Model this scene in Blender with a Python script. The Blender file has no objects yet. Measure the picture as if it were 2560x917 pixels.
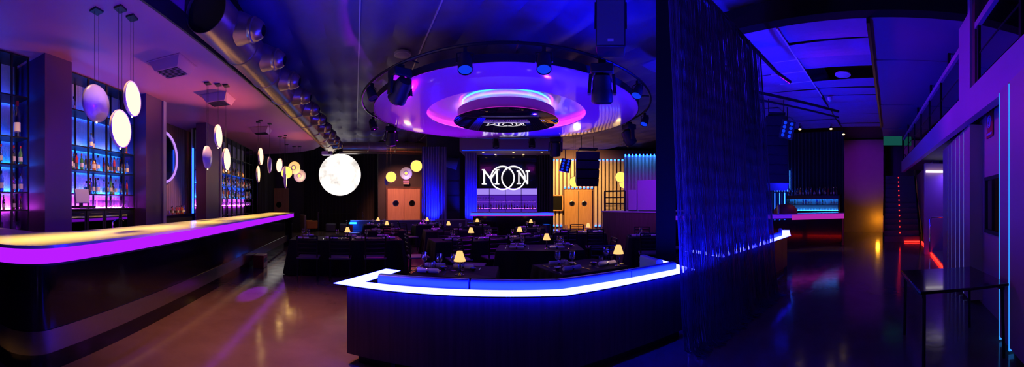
import bpy, math, random
from mathutils import Vector, Matrix
random.seed(7)
PI = math.pi
C = bpy.context.scene.collection
ORD = ['first','second','third','fourth','fifth','sixth','seventh','eighth','ninth','tenth','eleventh','twelfth','thirteenth','fourteenth','fifteenth','sixteenth']

# ------------------------------------------------------------------ materials
def nt(name):
    m = bpy.data.materials.new(name); m.use_nodes = True
    n = m.node_tree.nodes; return m, n, m.node_tree.links, n['Principled BSDF']
def mat(name, col, rough=.5, metal=0, coat=0, noise=0, scale=8, bump=0, emit=None, es=0, spec=.5, sheen=0):
    m, n, l, b = nt(name)
    b.inputs['Base Color'].default_value = (*col, 1)
    b.inputs['Roughness'].default_value = rough
    b.inputs['Metallic'].default_value = metal
    b.inputs['Coat Weight'].default_value = coat
    b.inputs['Specular IOR Level'].default_value = spec
    b.inputs['Sheen Weight'].default_value = sheen
    if noise or bump:
        tc = n.new('ShaderNodeTexCoord'); t = n.new('ShaderNodeTexNoise')
        t.inputs['Scale'].default_value = scale; t.inputs['Detail'].default_value = 5
        l.new(tc.outputs['Object'], t.inputs['Vector'])
        if noise:
            r = n.new('ShaderNodeMapRange'); r.inputs[3].default_value = 1-noise; r.inputs[4].default_value = 1+noise
            l.new(t.outputs['Fac'], r.inputs[0])
            mx = n.new('ShaderNodeVectorMath'); mx.operation = 'SCALE'; mx.inputs[0].default_value = col
            l.new(r.outputs[0], mx.inputs['Scale']); l.new(mx.outputs[0], b.inputs['Base Color'])
        if bump:
            bp = n.new('ShaderNodeBump'); bp.inputs['Strength'].default_value = bump; bp.inputs['Distance'].default_value = .02
            l.new(t.outputs['Fac'], bp.inputs['Height']); l.new(bp.outputs[0], b.inputs['Normal'])
    if emit:
        b.inputs['Emission Color'].default_value = (*emit, 1); b.inputs['Emission Strength'].default_value = es
    return m
def glow(name, col, s):
    m = bpy.data.materials.new(name); m.use_nodes = True
    n = m.node_tree.nodes; n.clear(); o = n.new('ShaderNodeOutputMaterial'); e = n.new('ShaderNodeEmission')
    e.inputs[0].default_value = (*col, 1); e.inputs[1].default_value = s
    m.node_tree.links.new(e.outputs[0], o.inputs[0]); return m
def clear(name, col, refl=.12, rough=.05, gl=(1,1,1), body=0):
    m = bpy.data.materials.new(name); m.use_nodes = True
    n = m.node_tree.nodes; l = m.node_tree.links; n.clear(); o = n.new('ShaderNodeOutputMaterial')
    t = n.new('ShaderNodeBsdfTransparent'); t.inputs[0].default_value = (*col, 1)
    g = n.new('ShaderNodeBsdfGlossy'); g.inputs['Roughness'].default_value = rough; g.inputs['Color'].default_value = (*gl, 1)
    w = n.new('ShaderNodeLayerWeight'); w.inputs[0].default_value = .35
    a = n.new('ShaderNodeMath'); a.operation = 'MULTIPLY_ADD'; a.inputs[1].default_value = .6; a.inputs[2].default_value = refl; a.use_clamp = True
    l.new(w.outputs['Facing'], a.inputs[0])
    x = n.new('ShaderNodeMixShader'); l.new(a.outputs[0], x.inputs[0]); l.new(t.outputs[0], x.inputs[1]); l.new(g.outputs[0], x.inputs[2])
    if body:
        d = n.new('ShaderNodeBsdfDiffuse'); d.inputs[0].default_value = (*[min(1,c*1.3) for c in col], 1); y = n.new('ShaderNodeMixShader'); y.inputs[0].default_value = body
        l.new(t.outputs[0], y.inputs[1]); l.new(d.outputs[0], y.inputs[2]); l.new(y.outputs[0], x.inputs[1])
    l.new(x.outputs[0], o.inputs[0]); return m
def wood(name, c1, c2, rough=.45, axis=2, scale=30, coat=0):
    m, n, l, b = nt(name)
    tc = n.new('ShaderNodeTexCoord'); mp = n.new('ShaderNodeMapping'); s = [scale]*3; s[axis] = scale*.04; mp.inputs['Scale'].default_value = s
    t = n.new('ShaderNodeTexNoise'); t.inputs['Scale'].default_value = 1; t.inputs['Detail'].default_value = 6
    r = n.new('ShaderNodeValToRGB'); r.color_ramp.elements[0].color = (*c1, 1); r.color_ramp.elements[1].color = (*c2, 1)
    r.color_ramp.elements[0].position = .35; r.color_ramp.elements[1].position = .65
    l.new(tc.outputs['Object'], mp.inputs[0]); l.new(mp.outputs[0], t.inputs['Vector']); l.new(t.outputs['Fac'], r.inputs[0]); l.new(r.outputs[0], b.inputs['Base Color'])
    b.inputs['Roughness'].default_value = rough; b.inputs['Coat Weight'].default_value = coat
    return m

def string_mat():
    m, n, l, b = nt('metallic_string')
    b.inputs['Base Color'].default_value = (.05,.085,.10,1); b.inputs['Roughness'].default_value = .4; b.inputs['Metallic'].default_value = .2
    t = n.new('ShaderNodeBsdfTranslucent'); t.inputs[0].default_value = (.42,.45,.85,1); x = n.new('ShaderNodeMixShader'); x.inputs[0].default_value = .33
    l.new(b.outputs[0], x.inputs[1]); l.new(t.outputs[0], x.inputs[2]); l.new(x.outputs[0], n['Material Output'].inputs[0]); return m
M = {}
M['black'] = mat('black_paint', (.012,.012,.014), .5)
M['matte_black'] = mat('matte_black_paint', (.008,.008,.009), .9, spec=.1)
M['disc_yellow'] = glow('yellow_pendant_diffuser', (1,.60,.11), 1.7)
M['black_gloss'] = mat('black_gloss_laminate', (.006,.006,.008), .12, coat=.3)
M['steel_black'] = mat('black_steel', (.02,.02,.024), .35, .6)
M['steel'] = mat('brushed_steel', (.34,.32,.33), .25, 1, noise=.15, scale=25)
M['chrome'] = mat('chrome', (.8,.8,.82), .12, 1)
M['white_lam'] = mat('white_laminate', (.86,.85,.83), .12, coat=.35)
M['canopy_lam'] = mat('canopy_laminate', (.46,.27,.62), .1, coat=.3)  # white laminate; violet of the coloured light is tinted into the base
M['top_lam'] = mat('bar_top_laminate', (.88,.86,.8), .22, coat=.25)
M['plaster'] = mat('satin_plaster', (.15,.10,.23), .6, noise=.05, scale=2)
M['dark_plaster'] = mat('dark_plaster', (.05,.05,.06), .6, noise=.15, scale=3)
M['column'] = mat('column_paint', (.065,.016,.13), .45)
M['soffit'] = mat('violet_lit_soffit_plaster', (.35,.12,.29), .5, noise=.06, scale=2)  # whitish plaster; its plum tone is violet light put into the colour
M['duct'] = mat('galvanised_duct', (.50,.37,.25), .33, .85, noise=.2, scale=5)
M['duct_in'] = mat('duct_opening_dark', (.006,.006,.006), .8)
M['quilt'] = mat('ceiling_quilt', (.12,.09,.24), .55, noise=.2, scale=3, bump=.3)  # base leans blue-violet to carry the coloured light
M['tile'] = mat('ceiling_tile', (.24,.18,.34), .7, noise=.12, scale=12, bump=.15)  # purple of the room light is put into the tile colour
M['grid_white'] = mat('ceiling_grid_metal', (.7,.7,.7), .4, .2)
M['cloth'] = mat('black_tablecloth', (.006,.005,.008), .75, spec=.2)
M['napkin'] = mat('white_linen', (.75,.72,.75), .8)
M['curtain'] = mat('black_velvet', (.012,.012,.014), .85, sheen=.25)
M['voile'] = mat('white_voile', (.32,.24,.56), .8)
M['wood_dark'] = wood('dark_walnut', (.075,.036,.034), (.12,.06,.055), .42)
M['wood_wall'] = wood('walnut_panelling', (.17,.085,.05), (.28,.15,.09), .45)
M['wood_door'] = wood('oak_door_veneer', (.42,.22,.09), (.55,.31,.13), .4)
M['pink_door'] = wood('beech_door_veneer', (.52,.32,.22), (.62,.40,.28), .4)
M['slat'] = mat('pale_slat', (.60,.50,.40), .5, noise=.1, scale=6)
M['slat_dark'] = mat('slat_backing', (.12,.06,.05), .6)
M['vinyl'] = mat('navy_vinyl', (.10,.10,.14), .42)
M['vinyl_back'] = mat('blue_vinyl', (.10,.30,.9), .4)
M['lamp_base'] = mat('smoked_lamp_stem', (.05,.045,.05), .15, .5, coat=.5)
M['lamp_shell'] = mat('blue_lit_opal_plastic', (.44,.32,.80), .3, coat=.2)  # blue light on the white shell is tinted into the base
M['drum'] = mat('drum_paint', (.16,.07,.22), .4)
M['panel'] = mat('pale_panel', (.5,.46,.52), .5)
M['fascia'] = mat('violet_tinted_fascia', (.40,.22,.40), .5)  # coloured light tinted into the base, keeping green low
M['southpanel'] = mat('beige_wall_panel', (.48,.27,.30), .45)  # beige pulled towards purple, standing in for the coloured light
M['stone'] = mat('stair_tread', (.16,.15,.15), .5, noise=.2, scale=20)
M['orange'] = mat('orange_upholstery', (.65,.22,.03), .7)
M['grey_fab'] = mat('taupe_upholstery', (.30,.22,.2), .8)
M['ochre'] = mat('ochre_plaster', (.55,.36,.18), .6, noise=.08, scale=4)
M['red_box'] = mat('red_lacquer', (.5,.03,.02), .35)
M['cap_gold'] = mat('gold_cap', (.7,.45,.12), .3, 1)
M['cap_black'] = mat('black_cap', (.015,.015,.015), .4)
M['cap_red'] = mat('red_cap', (.5,.03,.03), .4)
M['paper'] = mat('cream_paper_label', (.75,.68,.52), .7)
M['paper_dark'] = mat('dark_paper_label', (.08,.06,.05), .7)
M['g_clear'] = clear('clear_glass', (.93,.94,.95), .06)
M['g_amber'] = clear('amber_glass', (.75,.30,.05), .08, body=.5)
M['g_green'] = clear('green_glass', (.12,.45,.12), .08, body=.4)
M['g_dark'] = clear('dark_wine_glass', (.10,.06,.04), .1, body=.4)
M['g_blue'] = clear('blue_glass', (.08,.2,.95), .08, body=.4)
M['g_red'] = clear('red_glass', (.8,.06,.05), .08, body=.5)
M['smoke_glass'] = clear('smoked_glass', (.25,.25,.27), .12, .02)
M['mirror'] = mat('dark_mirror', (.08,.07,.09), .03, .9, coat=1)
M['lens'] = mat('fixture_lens', (.05,.05,.08), .08, coat=.6)
M['string'] = string_mat()

# emitters
M['bloom_under'] = glow('ledge_bloom_glow', (.002,.004,1.0), 38)  # added emitter under the ledge, imitating bloom
M['led_bar'] = glow('bar_led_band', (.36,.008,1.0), 1.4)
M['led_ledge'] = glow('ledge_led', (.0086,.0095,1.0), 115)
M['led_cyan'] = glow('cyan_led', (.004,.10,1.0), 20)
M['shelf_cyan'] = glow('shelf_cyan_led', (.004,.14,1), 75)
M['shelf_blue'] = glow('shelf_blue_led', (.004,.08,1), 50)
M['shelf_pink'] = glow('shelf_pink_led', (.75,.06,1), 110)
M['uplight_lens'] = glow('uplight_lens', (.01,.12,1), 1.3)
M['led_blue'] = glow('blue_led', (.01,.07,1.0), 14)
M['led_pink'] = glow('pink_led', (.8,.03,1.0), 12)
M['led_red'] = glow('red_led', (1.0,.015,.01), 5)
M['led_white'] = glow('white_led', (1,.92,1), 1.6)
M['led_warm'] = glow('warm_lamp', (1,.62,.22), 6)
M['disc_glow'] = glow('pendant_diffuser', (1,.60,.20), 4)
M['shade_glow'] = glow('table_shade', (1,.50,.17), 1.4)
M['shell_lit'] = mat('lit_opal_plastic', (.8,.74,.6), .3, emit=(1,.55,.14), es=1.1)  # emission stands in for neighbouring pendants lighting the shell
M['shell_half'] = mat('faintly_lit_opal_plastic', (.8,.76,.82), .3, emit=(1,.55,.5), es=.3)  # weaker emission for the same light from neighbouring pendants
M['bulb'] = glow('warm_bulb', (1,.7,.3), 12)
M['lens_blue'] = glow('blue_fixture_lens', (.006,.045,1), .9)
M['green_sign'] = glow('green_sign_glow', (.006,.07,.062), 1)

def floor_mat():
    m, n, l, b = nt('polished_concrete')
    tc = n.new('ShaderNodeTexCoord')
    t = n.new('ShaderNodeTexNoise'); t.inputs['Scale'].default_value = 1.1; t.inputs['Detail'].default_value = 8; t.inputs['Roughness'].default_value = .65
    l.new(tc.outputs['Object'], t.inputs['Vector'])
    r = n.new('ShaderNodeValToRGB'); r.color_ramp.elements[0].position = .3; r.color_ramp.elements[1].position = .75
    r.color_ramp.elements[0].color = (.125,.085,.058,1); r.color_ramp.elements[1].color = (.21,.15,.105,1)
    l.new(t.outputs['Fac'], r.inputs[0]); l.new(r.outputs[0], b.inputs['Base Color'])
    t2 = n.new('ShaderNodeTexNoise'); t2.inputs['Scale'].default_value = 6; t2.inputs['Detail'].default_value = 8; l.new(tc.outputs['Object'], t2.inputs['Vector'])
    q = n.new('ShaderNodeMapRange'); q.inputs[1].default_value = .3; q.inputs[2].default_value = .7; q.inputs[3].default_value = .09; q.inputs[4].default_value = .17
    l.new(t2.outputs['Fac'], q.inputs[0]); l.new(q.outputs[0], b.inputs['Roughness'])
    bp = n.new('ShaderNodeBump'); bp.inputs['Strength'].default_value = .06; bp.inputs['Distance'].default_value = .02
    l.new(t2.outputs['Fac'], bp.inputs['Height']); l.new(bp.outputs[0], b.inputs['Normal'])
    b.inputs['Specular IOR Level'].default_value = .45
    return m
M['floor'] = floor_mat()
def rib_mat():
    m, n, l, b = nt('ribbed_backing')
    b.inputs['Base Color'].default_value = (.55,.56,.6,1); b.inputs['Roughness'].default_value = .4
    tc = n.new('ShaderNodeTexCoord'); w = n.new('ShaderNodeTexWave'); w.bands_direction = 'Y'; w.inputs['Scale'].default_value = 7
    w2 = n.new('ShaderNodeTexWave'); w2.bands_direction = 'Z'; w2.inputs['Scale'].default_value = 24
    l.new(tc.outputs['Object'], w.inputs['Vector']); l.new(tc.outputs['Object'], w2.inputs['Vector'])
    mu = n.new('ShaderNodeMath'); mu.operation = 'MULTIPLY'; l.new(w.outputs['Fac'], mu.inputs[0]); l.new(w2.outputs['Fac'], mu.inputs[1])
    bp = n.new('ShaderNodeBump'); bp.inputs['Strength'].default_value = .6; bp.inputs['Distance'].default_value = .015
    l.new(mu.outputs[0], bp.inputs['Height']); l.new(bp.outputs[0], b.inputs['Normal']); return m
M['rib'] = rib_mat()
def moon_mat():
    m = bpy.data.materials.new('moon_lightbox'); m.use_nodes = True
    n = m.node_tree.nodes; l = m.node_tree.links; n.clear()
    o = n.new('ShaderNodeOutputMaterial'); e = n.new('ShaderNodeEmission'); tc = n.new('ShaderNodeTexCoord')
    t = n.new('ShaderNodeTexNoise'); t.inputs['Scale'].default_value = 1.25; t.inputs['Detail'].default_value = 7; t.inputs['Roughness'].default_value = .55
    mp = n.new('ShaderNodeMapping'); mp.inputs['Location'].default_value = (3.4,.3,1.9)
    l.new(tc.outputs['Object'], mp.inputs[0]); l.new(mp.outputs[0], t.inputs['Vector'])
    r = n.new('ShaderNodeValToRGB'); r.color_ramp.elements[0].position = .36; r.color_ramp.elements[1].position = .52
    r.color_ramp.elements[0].color = (.55,.50,.47,1); r.color_ramp.elements[1].color = (1.25,1.16,1.08,1)
    l.new(t.outputs['Fac'], r.inputs[0]); l.new(r.outputs[0], e.inputs[0]); e.inputs[1].default_value = 1.0
    l.new(e.outputs[0], o.inputs[0]); return m
M['moon'] = moon_mat()

# ------------------------------------------------------------------ mesh building
class MB:
    def __init__(s): s.v = []; s.f = []; s.m = []; s.mi = 0; s.mats = []
    def use(s, m):
        if m not in s.mats: s.mats.append(m)
        s.mi = s.mats.index(m); return s
    def add(s, vs, fs):
        b = len(s.v); s.v += [tuple(v) for v in vs]; s.f += [tuple(b+i for i in f) for f in fs]; s.m += [s.mi]*len(fs); return s
    def box(s, c, d, rz=0, rx=0, ry=0):
        R = Matrix.Rotation(rz, 3, 'Z') @ Matrix.Rotation(ry, 3, 'Y') @ Matrix.Rotation(rx, 3, 'X'); c = Vector(c)
        vs = [c + R @ Vector((x*d[0]/2, y*d[1]/2, z*d[2]/2)) for x in (-1,1) for y in (-1,1) for z in (-1,1)]
        return s.add(vs, [(0,1,3,2),(4,6,7,5),(0,4,5,1),(2,3,7,6),(0,2,6,4),(1,5,7,3)])
    def b2(s, lo, hi):
        return s.box([(a+b)/2 for a, b in zip(lo, hi)], [abs(b-a) for a, b in zip(lo, hi)])
    def lathe(s, prof, n=16, o=(0,0,0), axis=(0,0,1), cap0=True, cap1=True):
        q = Vector((0,0,1)).rotation_difference(Vector(axis).normalized()); o = Vector(o); vs = []; fs = []
        for r, z in prof:
            for k in range(n):
                a = 2*PI*k/n; vs.append(o + q @ Vector((r*math.cos(a), r*math.sin(a), z)))
        for i in range(len(prof)-1):
            for k in range(n):
                k2 = (k+1) % n; fs.append((i*n+k, i*n+k2, (i+1)*n+k2, (i+1)*n+k))
        if cap0 and prof[0][0] > 1e-5: fs.append(tuple(reversed(range(n))))
        if cap1 and prof[-1][0] > 1e-5: fs.append(tuple((len(prof)-1)*n+k for k in range(n)))
        return s.add(vs, fs)
    def tube(s, pts, r, n=8, closed=False):
        pts = [Vector(p) for p in pts]; N = len(pts); vs = []; fs = []; up = None
        for i, p in enumerate(pts):
            if closed: t = pts[(i+1) % N] - pts[i-1]
            else: t = pts[min(i+1, N-1)] - pts[max(i-1, 0)]
            t.normalize()
            if up is None:
                up = t.orthogonal().normalized()
                if abs(t.z) < .9: up = (Vector((0,0,1)) - t*t.z).normalized()
            else:
                up = (up - t*up.dot(t)).normalized()
            b = t.cross(up); rr = r[i] if isinstance(r, (list, tuple)) else r
            for k in range(n):
                a = 2*PI*k/n; vs.append(p + up*math.cos(a)*rr + b*math.sin(a)*rr)
        for i in range(N if closed else N-1):
            j = (i+1) % N
            for k in range(n):
                k2 = (k+1) % n; fs.append((i*n+k, i*n+k2, j*n+k2, j*n+k))
        if not closed: fs += [tuple(reversed(range(n))), tuple((N-1)*n+k for k in range(n))]
        return s.add(vs, fs)
    def prism(s, poly, z0, z1):
        n = len(poly); vs = [(x, y, z0) for x, y in poly] + [(x, y, z1) for x, y in poly]
        a = sum(poly[i][0]*poly[(i+1) % n][1]-poly[(i+1) % n][0]*poly[i][1] for i in range(n))
        fs = [tuple(range(n, 2*n)), tuple(reversed(range(n)))] + [(i, (i+1) % n, n+(i+1) % n, n+i) for i in range(n)]
        if a < 0: fs = [tuple(reversed(f)) for f in fs]
        return s.add(vs, fs)
    def strip(s, outer, inner, z0, z1):            # a flat band between two open paths, with thickness
        n = len(outer); vs = []
        for o, i in zip(outer, inner): vs += [(*o, z0), (*o, z1), (*i, z1), (*i, z0)]
        fs = []
        for k in range(n-1):
            for j in range(4): fs.append((k*4+j, k*4+(j+1) % 4, (k+1)*4+(j+1) % 4, (k+1)*4+j))
        fs += [(3,2,1,0), tuple((n-1)*4+j for j in range(4))]
        return s.add(vs, fs)
    def xform(s, mtx):
        s.v = [tuple(mtx @ Vector(v)) for v in s.v]; return s
    def build(s, name, m=None, parent=None, smooth=True, loc=None, rz=0, bev=0):
        me = bpy.data.meshes.new(name); me.from_pydata(s.v, [], s.f)
        ms = s.mats if s.mats else [m]
        for x in ms: me.materials.append(x)
        if len(ms) > 1: me.polygons.foreach_set('material_index', s.m)
        if smooth:
            me.polygons.foreach_set('use_smooth', [True]*len(me.polygons)); me.set_sharp_from_angle(angle=math.radians(38))
        me.validate(); me.update()
        o = bpy.data.objects.new(name, me); C.objects.link(o)
        if parent: o.parent = parent
        if loc: o.location = loc
        o.rotation_euler.z = rz
        if bev:
            b = o.modifiers.new('bevel', 'BEVEL'); b.width = bev; b.segments = 2; b.limit_method = 'ANGLE'
        return o
def tag(o, label=None, cat=None, group=None, kind=None):
    for k, v in (('label', label), ('category', cat), ('group', group), ('kind', kind)):
        if v: o[k] = v
    return o
def thing(name, label, cat, loc=(0,0,0), rz=0, group=None):
    o = bpy.data.objects.new(name, None); C.objects.link(o); o.empty_display_size = .1
    o.location = loc; o.rotation_euler.z = rz; return tag(o, label, cat, group)
def struct(name, mb, m=None, parent=None, smooth=False):
    o = mb.build(name, m, parent, smooth)
    if not parent: o['kind'] = 'structure'
    return o
def dup(root, loc=None, rz=None, label=None, group=None):
    r = root.copy(); C.objects.link(r)
    if loc is not None: r.location = loc
    if rz is not None: r.rotation_euler.z = rz
    if label: r['label'] = label
    if group: r['group'] = group
    for ch in list(root.children):
        c = ch.copy(); C.objects.link(c); c.parent = r
        for g in list(ch.children):
            d = g.copy(); C.objects.link(d); d.parent = c
    return r
class Proto:                                        # the first use places the prototype itself, later uses copy it
    def __init__(s, root): s.root = root; s.used = False
    def put(s, loc, rz=0, label=None, group=None):
        if not s.used:
            s.used = True; o = s.root; o.location = loc; o.rotation_euler.z = rz
            if label: o['label'] = label
            if group: o['group'] = group
            return o
        return dup(s.root, loc, rz, label, group)
def lamp(name, kind, loc, col, power, size=.1, target=None, angle=60, blend=.5, sx=None, sy=None):
    d = bpy.data.lights.new(name, kind); d.color = col; d.energy = power
    if kind == 'SPOT': d.spot_size = math.radians(angle); d.spot_blend = blend; d.shadow_soft_size = size
    elif kind == 'POINT': d.shadow_soft_size = size
    elif kind == 'AREA':
        d.shape = 'RECTANGLE'; d.size = sx; d.size_y = sy
    o = bpy.data.objects.new(name, d); C.objects.link(o); o.location = loc
    if target is not None: o.rotation_euler = (Vector(target)-Vector(loc)).to_track_quat('-Z', 'Y').to_euler()
    return o
def lerp(a, b, t): return a+(b-a)*t
# ------------------------------------------------------------------ camera: level cylindrical panorama, 172 degrees wide
EYE = 1.55
cam_d = bpy.data.cameras.new('camera'); cam = bpy.data.objects.new('camera', cam_d); C.objects.link(cam)
bpy.context.scene.camera = cam
FOC = 852.0; AZ0 = (1280-888)/FOC
cam_d.type = 'PANO'; cam_d.panorama_type = 'CENTRAL_CYLINDRICAL'
cam_d.central_cylindrical_range_u_min = -1280/FOC; cam_d.central_cylindrical_range_u_max = 1280/FOC
cam_d.central_cylindrical_range_v_min = -(917-507)/FOC; cam_d.central_cylindrical_range_v_max = 507/FOC
cam_d.central_cylindrical_radius = 1.0
cam_d.clip_start = .05; cam_d.clip_end = 200
cam.location = (0, 0, EYE); cam.rotation_euler = (PI/2, 0, -AZ0)
sc = bpy.context.scene
sc.view_settings.view_transform = 'Standard'; sc.view_settings.look = 'None'; sc.view_settings.gamma = 1
sc.view_settings.exposure = 0; sc.view_settings.use_curve_mapping = False
sc.cycles.use_denoising = True; sc.cycles.use_adaptive_sampling = True; sc.cycles.adaptive_threshold = .025
sc.cycles.max_bounces = 7; sc.cycles.diffuse_bounces = 3; sc.cycles.glossy_bounces = 4; sc.cycles.transparent_max_bounces = 14
sc.cycles.sample_clamp_indirect = 4; sc.cycles.caustics_reflective = False; sc.cycles.caustics_refractive = False
w = bpy.data.worlds.new('night'); sc.world = w; w.use_nodes = True
w.node_tree.nodes['Background'].inputs[0].default_value = (.01,.008,.06,1); w.node_tree.nodes['Background'].inputs[1].default_value = .1

# ------------------------------------------------------------------ room shell
struct('floor', MB().b2((-6.5,-3,-.1), (22,22,0)), M['floor'])
struct('wall_west', MB().b2((-5.7,-3,0), (-5.5,20,5)), M['dark_plaster'])
struct('wall_north', MB().b2((-5.5,19.6,0), (12.5,19.8,5)), M['dark_plaster'])
struct('wall_east', MB().b2((20.5,-3,0), (20.7,16,5)), M['dark_plaster'])
NE0 = Vector((10.9,18.05,0)); NE1 = Vector((15.6,14.3,0))                 # slatted wall across the far corner
ne_d = (NE1-NE0).normalized(); ne_n = Vector((-ne_d.y*-1, ne_d.x*-1, 0)); ne_n = Vector((ne_d.y, -ne_d.x, 0))
if ne_n.dot(NE0) > 0: ne_n = -ne_n                                      # towards the room
ne_rz = math.atan2(ne_d.y, ne_d.x)
m = MB(); c = (NE0+NE1)/2 - ne_n*.12; m.box((c.x, c.y, 2.4), ((NE1-NE0).length+1.5, .2, 4.8), ne_rz)
struct('wall_northeast', m, M['slat_dark'])

# quilted ceiling over the dance floor
m = MB(); nx, ny, cw, cl = 24, 13, .66, 1.4; sub = 4; x0, y0 = -1.9, 1.6
W_ = nx*sub+1; H_ = ny*sub+1; vs = []
for j in range(H_):
    for i in range(W_):
        u = (i % sub)/sub; v = (j % sub)/sub
        vs.append((x0+i*cw/sub, y0+j*cl/sub, 4.86-.11*math.sin(PI*u)*(.35+.65*math.sin(PI*v)**.6 if v else .35)))
m.add(vs, [(j*W_+i, (j+1)*W_+i, (j+1)*W_+i+1, j*W_+i+1) for j in range(H_-1) for i in range(W_-1)])
struct('ceiling', m, M['quilt'], smooth=True)
struct('ceiling_slab', MB().b2((-6.5,-3,4.95), (22,22,5.1)), M['black'])
m = MB()
for k in (3, 5): m.b2((x0+k*cw-.012, 1.6, 4.83), (x0+k*cw+.012, 19.6, 4.855))
m.b2((x0+cw*8-.012, 8, 4.83), (x0+cw*8+.012, 19.6, 4.855))
struct('trim_1', m, M['grid_white'])

# soffit over the bar: flat plaster ceiling with a slanted outer edge
so = [(-5.5,-1), (-2.70,-1), (-2.34,3.27), (-1.9,8.44), (-1.40,14.2), (-1.9,15.3), (-2.6,15.9), (-3.6,16.2), (-5.5,16.2)]
struct('ceiling_soffit', MB().prism(so, 3.95, 4.9), M['soffit'])
m = MB(); m.strip([(-2.69,-1), (-2.33,3.27), (-1.89,8.44), (-1.39,14.2)], [(-2.66,-1), (-2.30,3.27), (-1.86,8.44), (-1.36,14.2)], 3.9, 4.15)
struct('trim_2', m, M['black'])

# columns along the bar wall
for k, (ya, yb, hi) in enumerate(((3.34,3.92,0), (6.1,6.9,1), (9.2,10.36,1))):
    m = MB().b2((-4.64 if k == 2 else -5.5, ya, 0), (-4.3, yb, 3.95))
    o = struct('column_%d' % (k+1), m, M['column'])
    if hi: struct('trim_strip', MB().b2((-4.3, yb-.12, .3), (-4.27, yb, 3.95)), M['panel'], o)
# wood-panelled recess with the ring mirror
m = MB()
for k in range(29): m.b2((-5.42, 6.9+k*.1213, 0), (-5.38, 6.9+k*.1213+.112, 3.95))
struct('wall_recess', m, M['wood_wall'])

# ------------------------------------------------------------------ the long bar
bar = thing('bar_counter', 'long curved black bar with a cream top and glowing violet band', 'bar counter', (-2.45,6,0))
def P(o, name, mb, mt, **kw):                      # part modelled in room coordinates
    mb.xform(o.matrix_basis.inverted() if o.type == 'EMPTY' else Matrix())
    return mb.build(name, mt, o, **kw)
def basis(o): o.matrix_basis = Matrix.Translation(o.location) @ Matrix.Rotation(o.rotation_euler.z, 4, 'Z'); return o
bpy.context.view_layer.update()
def bpath(x, r, far=12.4, west=-4.35):
    cx, cy = -2.72, 1.95; p = [(x, far)]
    p += [(x, far-k*(far-cy)/8) for k in range(1, 8)]
    rr = x-cx
    p += [(cx+rr*math.cos(a), cy-rr*math.sin(a)) for a in [PI/2*k/10 for k in range(11)]]
    p += [(lerp(cx, west, k/3), cy-rr) for k in range(1, 4)]
    return p
bi = Matrix.Translation((2.45,-6,0))
def bpart(name, mb, mt, **kw): return mb.xform(bi).build(name, mt, bar, **kw)
fr = bpath(-2.25, 0)
top = fr + [(-4.35,2.5), (-3.45,2.5), (-3.2,2.85), (-3.2,12.4)]
bpart('bar_top', MB().prism(top, 1.162, 1.19), M['top_lam'])
bpart('led_band', MB().strip(bpath(-2.262,0), bpath(-2.30,0), 1.032, 1.162), M['led_bar'])
bpart('underside', MB().strip(bpath(-2.27,0), bpath(-2.44,0), 1.012, 1.032), M['black'])
bpart('front_panel', MB().strip(bpath(-2.42,0), bpath(-2.5,0), .40, 1.012), M['black_gloss'])
bpart('kick_plate', MB().strip(bpath(-2.41,0), bpath(-2.46,0), .19, .40), M['steel'])
bpart('plinth', MB().strip(bpath(-2.45,0), bpath(-2.52,0), 0, .19), M['black_gloss'])
bpart('end_panel', MB().b2((-3.2,12.2,0), (-2.3,12.36,1.16)), M['black_gloss'])
# raised floor behind the bar
struct('trim_3', MB().b2((-5.5,2.9,0), (-3.3,12.1,.3)), M['black'])

# ------------------------------------------------------------------ bottle and glass prototypes
def bottle_mb(kind, glass, cap, label, whole=True):
    prof = {'tall': [(.036,0),(.038,.01),(.038,.19),(.034,.215),(.014,.245),(.013,.295)],
            'square': [(.040,0),(.042,.01),(.042,.15),(.036,.18),(.015,.20),(.015,.245)],
            'wine': [(.035,0),(.037,.01),(.037,.17),(.030,.21),(.014,.24),(.013,.31)],
            'flask': [(.045,0),(.048,.02),(.046,.12),(.03,.17),(.014,.19),(.014,.235)],
            'slim': [(.028,0),(.030,.01),(.029,.20),(.022,.24),(.012,.26),(.012,.31)]}[kind]
    h = prof[-1][1]; n = 4 if kind == 'square' else 12
    b = MB().lathe(prof, n); c = MB().lathe([(prof[-1][0]+.003, h-.03), (prof[-1][0]+.003, h+.012), (.004, h+.014)], 8)
    r = prof[1][0]+.0012; l = MB().lathe([(r, .05), (r, .13)], n, cap0=False, cap1=False)
    return b, c, l
KINDS = [('tall','g_amber','cap_gold','paper','amber cream-labelled bottle'), ('square','g_clear','cap_black','paper_dark','square dark-labelled bottle'),
         ('wine','g_green','cap_red','paper','green cream-labelled bottle'), ('slim','g_clear','cap_red','paper','slim red-capped bottle'),
         ('flask','g_amber','cap_black','paper','round black-capped amber bottle'), ('tall','g_blue','cap_black','paper','tall blue bottle'),
         ('wine','g_dark','cap_gold','paper','dark gold-capped bottle'), ('tall','g_clear','cap_black','paper','tall clear cream-labelled bottle'),
         ('slim','g_red','cap_black','paper_dark','slim red bottle'), ('tall','g_dark','cap_red','paper_dark','dark red-capped bottle')]
NEARB, FARB = [], []
def bottle(k, far):
    L = FARB if far else NEARB
    while len(L) < len(KINDS):
        kd = KINDS[len(L)]; b, c, l = bottle_mb(*kd[:4])
        if far:
            x = MB(); x.use(M[kd[1]]).add(b.v, b.f); x.use(M[kd[2]]).add(c.v, c.f); x.use(M[kd[3]]).add(l.v, l.f); o = x.build('bottle')
        else:
            o = b.build('bottle', M[kd[1]]); c.build('cap', M[kd[2]], o); l.build('label', M[kd[3]], o)
        tag(o, None, 'bottle'); L.append(Proto(o))
    return L[k]
def put_bottle(k, loc, label, group, far=False, s=1):
    loc = (loc[0], loc[1], loc[2]+.0015); o = bottle(k, far).put(loc, random.uniform(0, 6), label, group); o.scale = (s, s, s*random.uniform(.94,1.08)); return o
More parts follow.
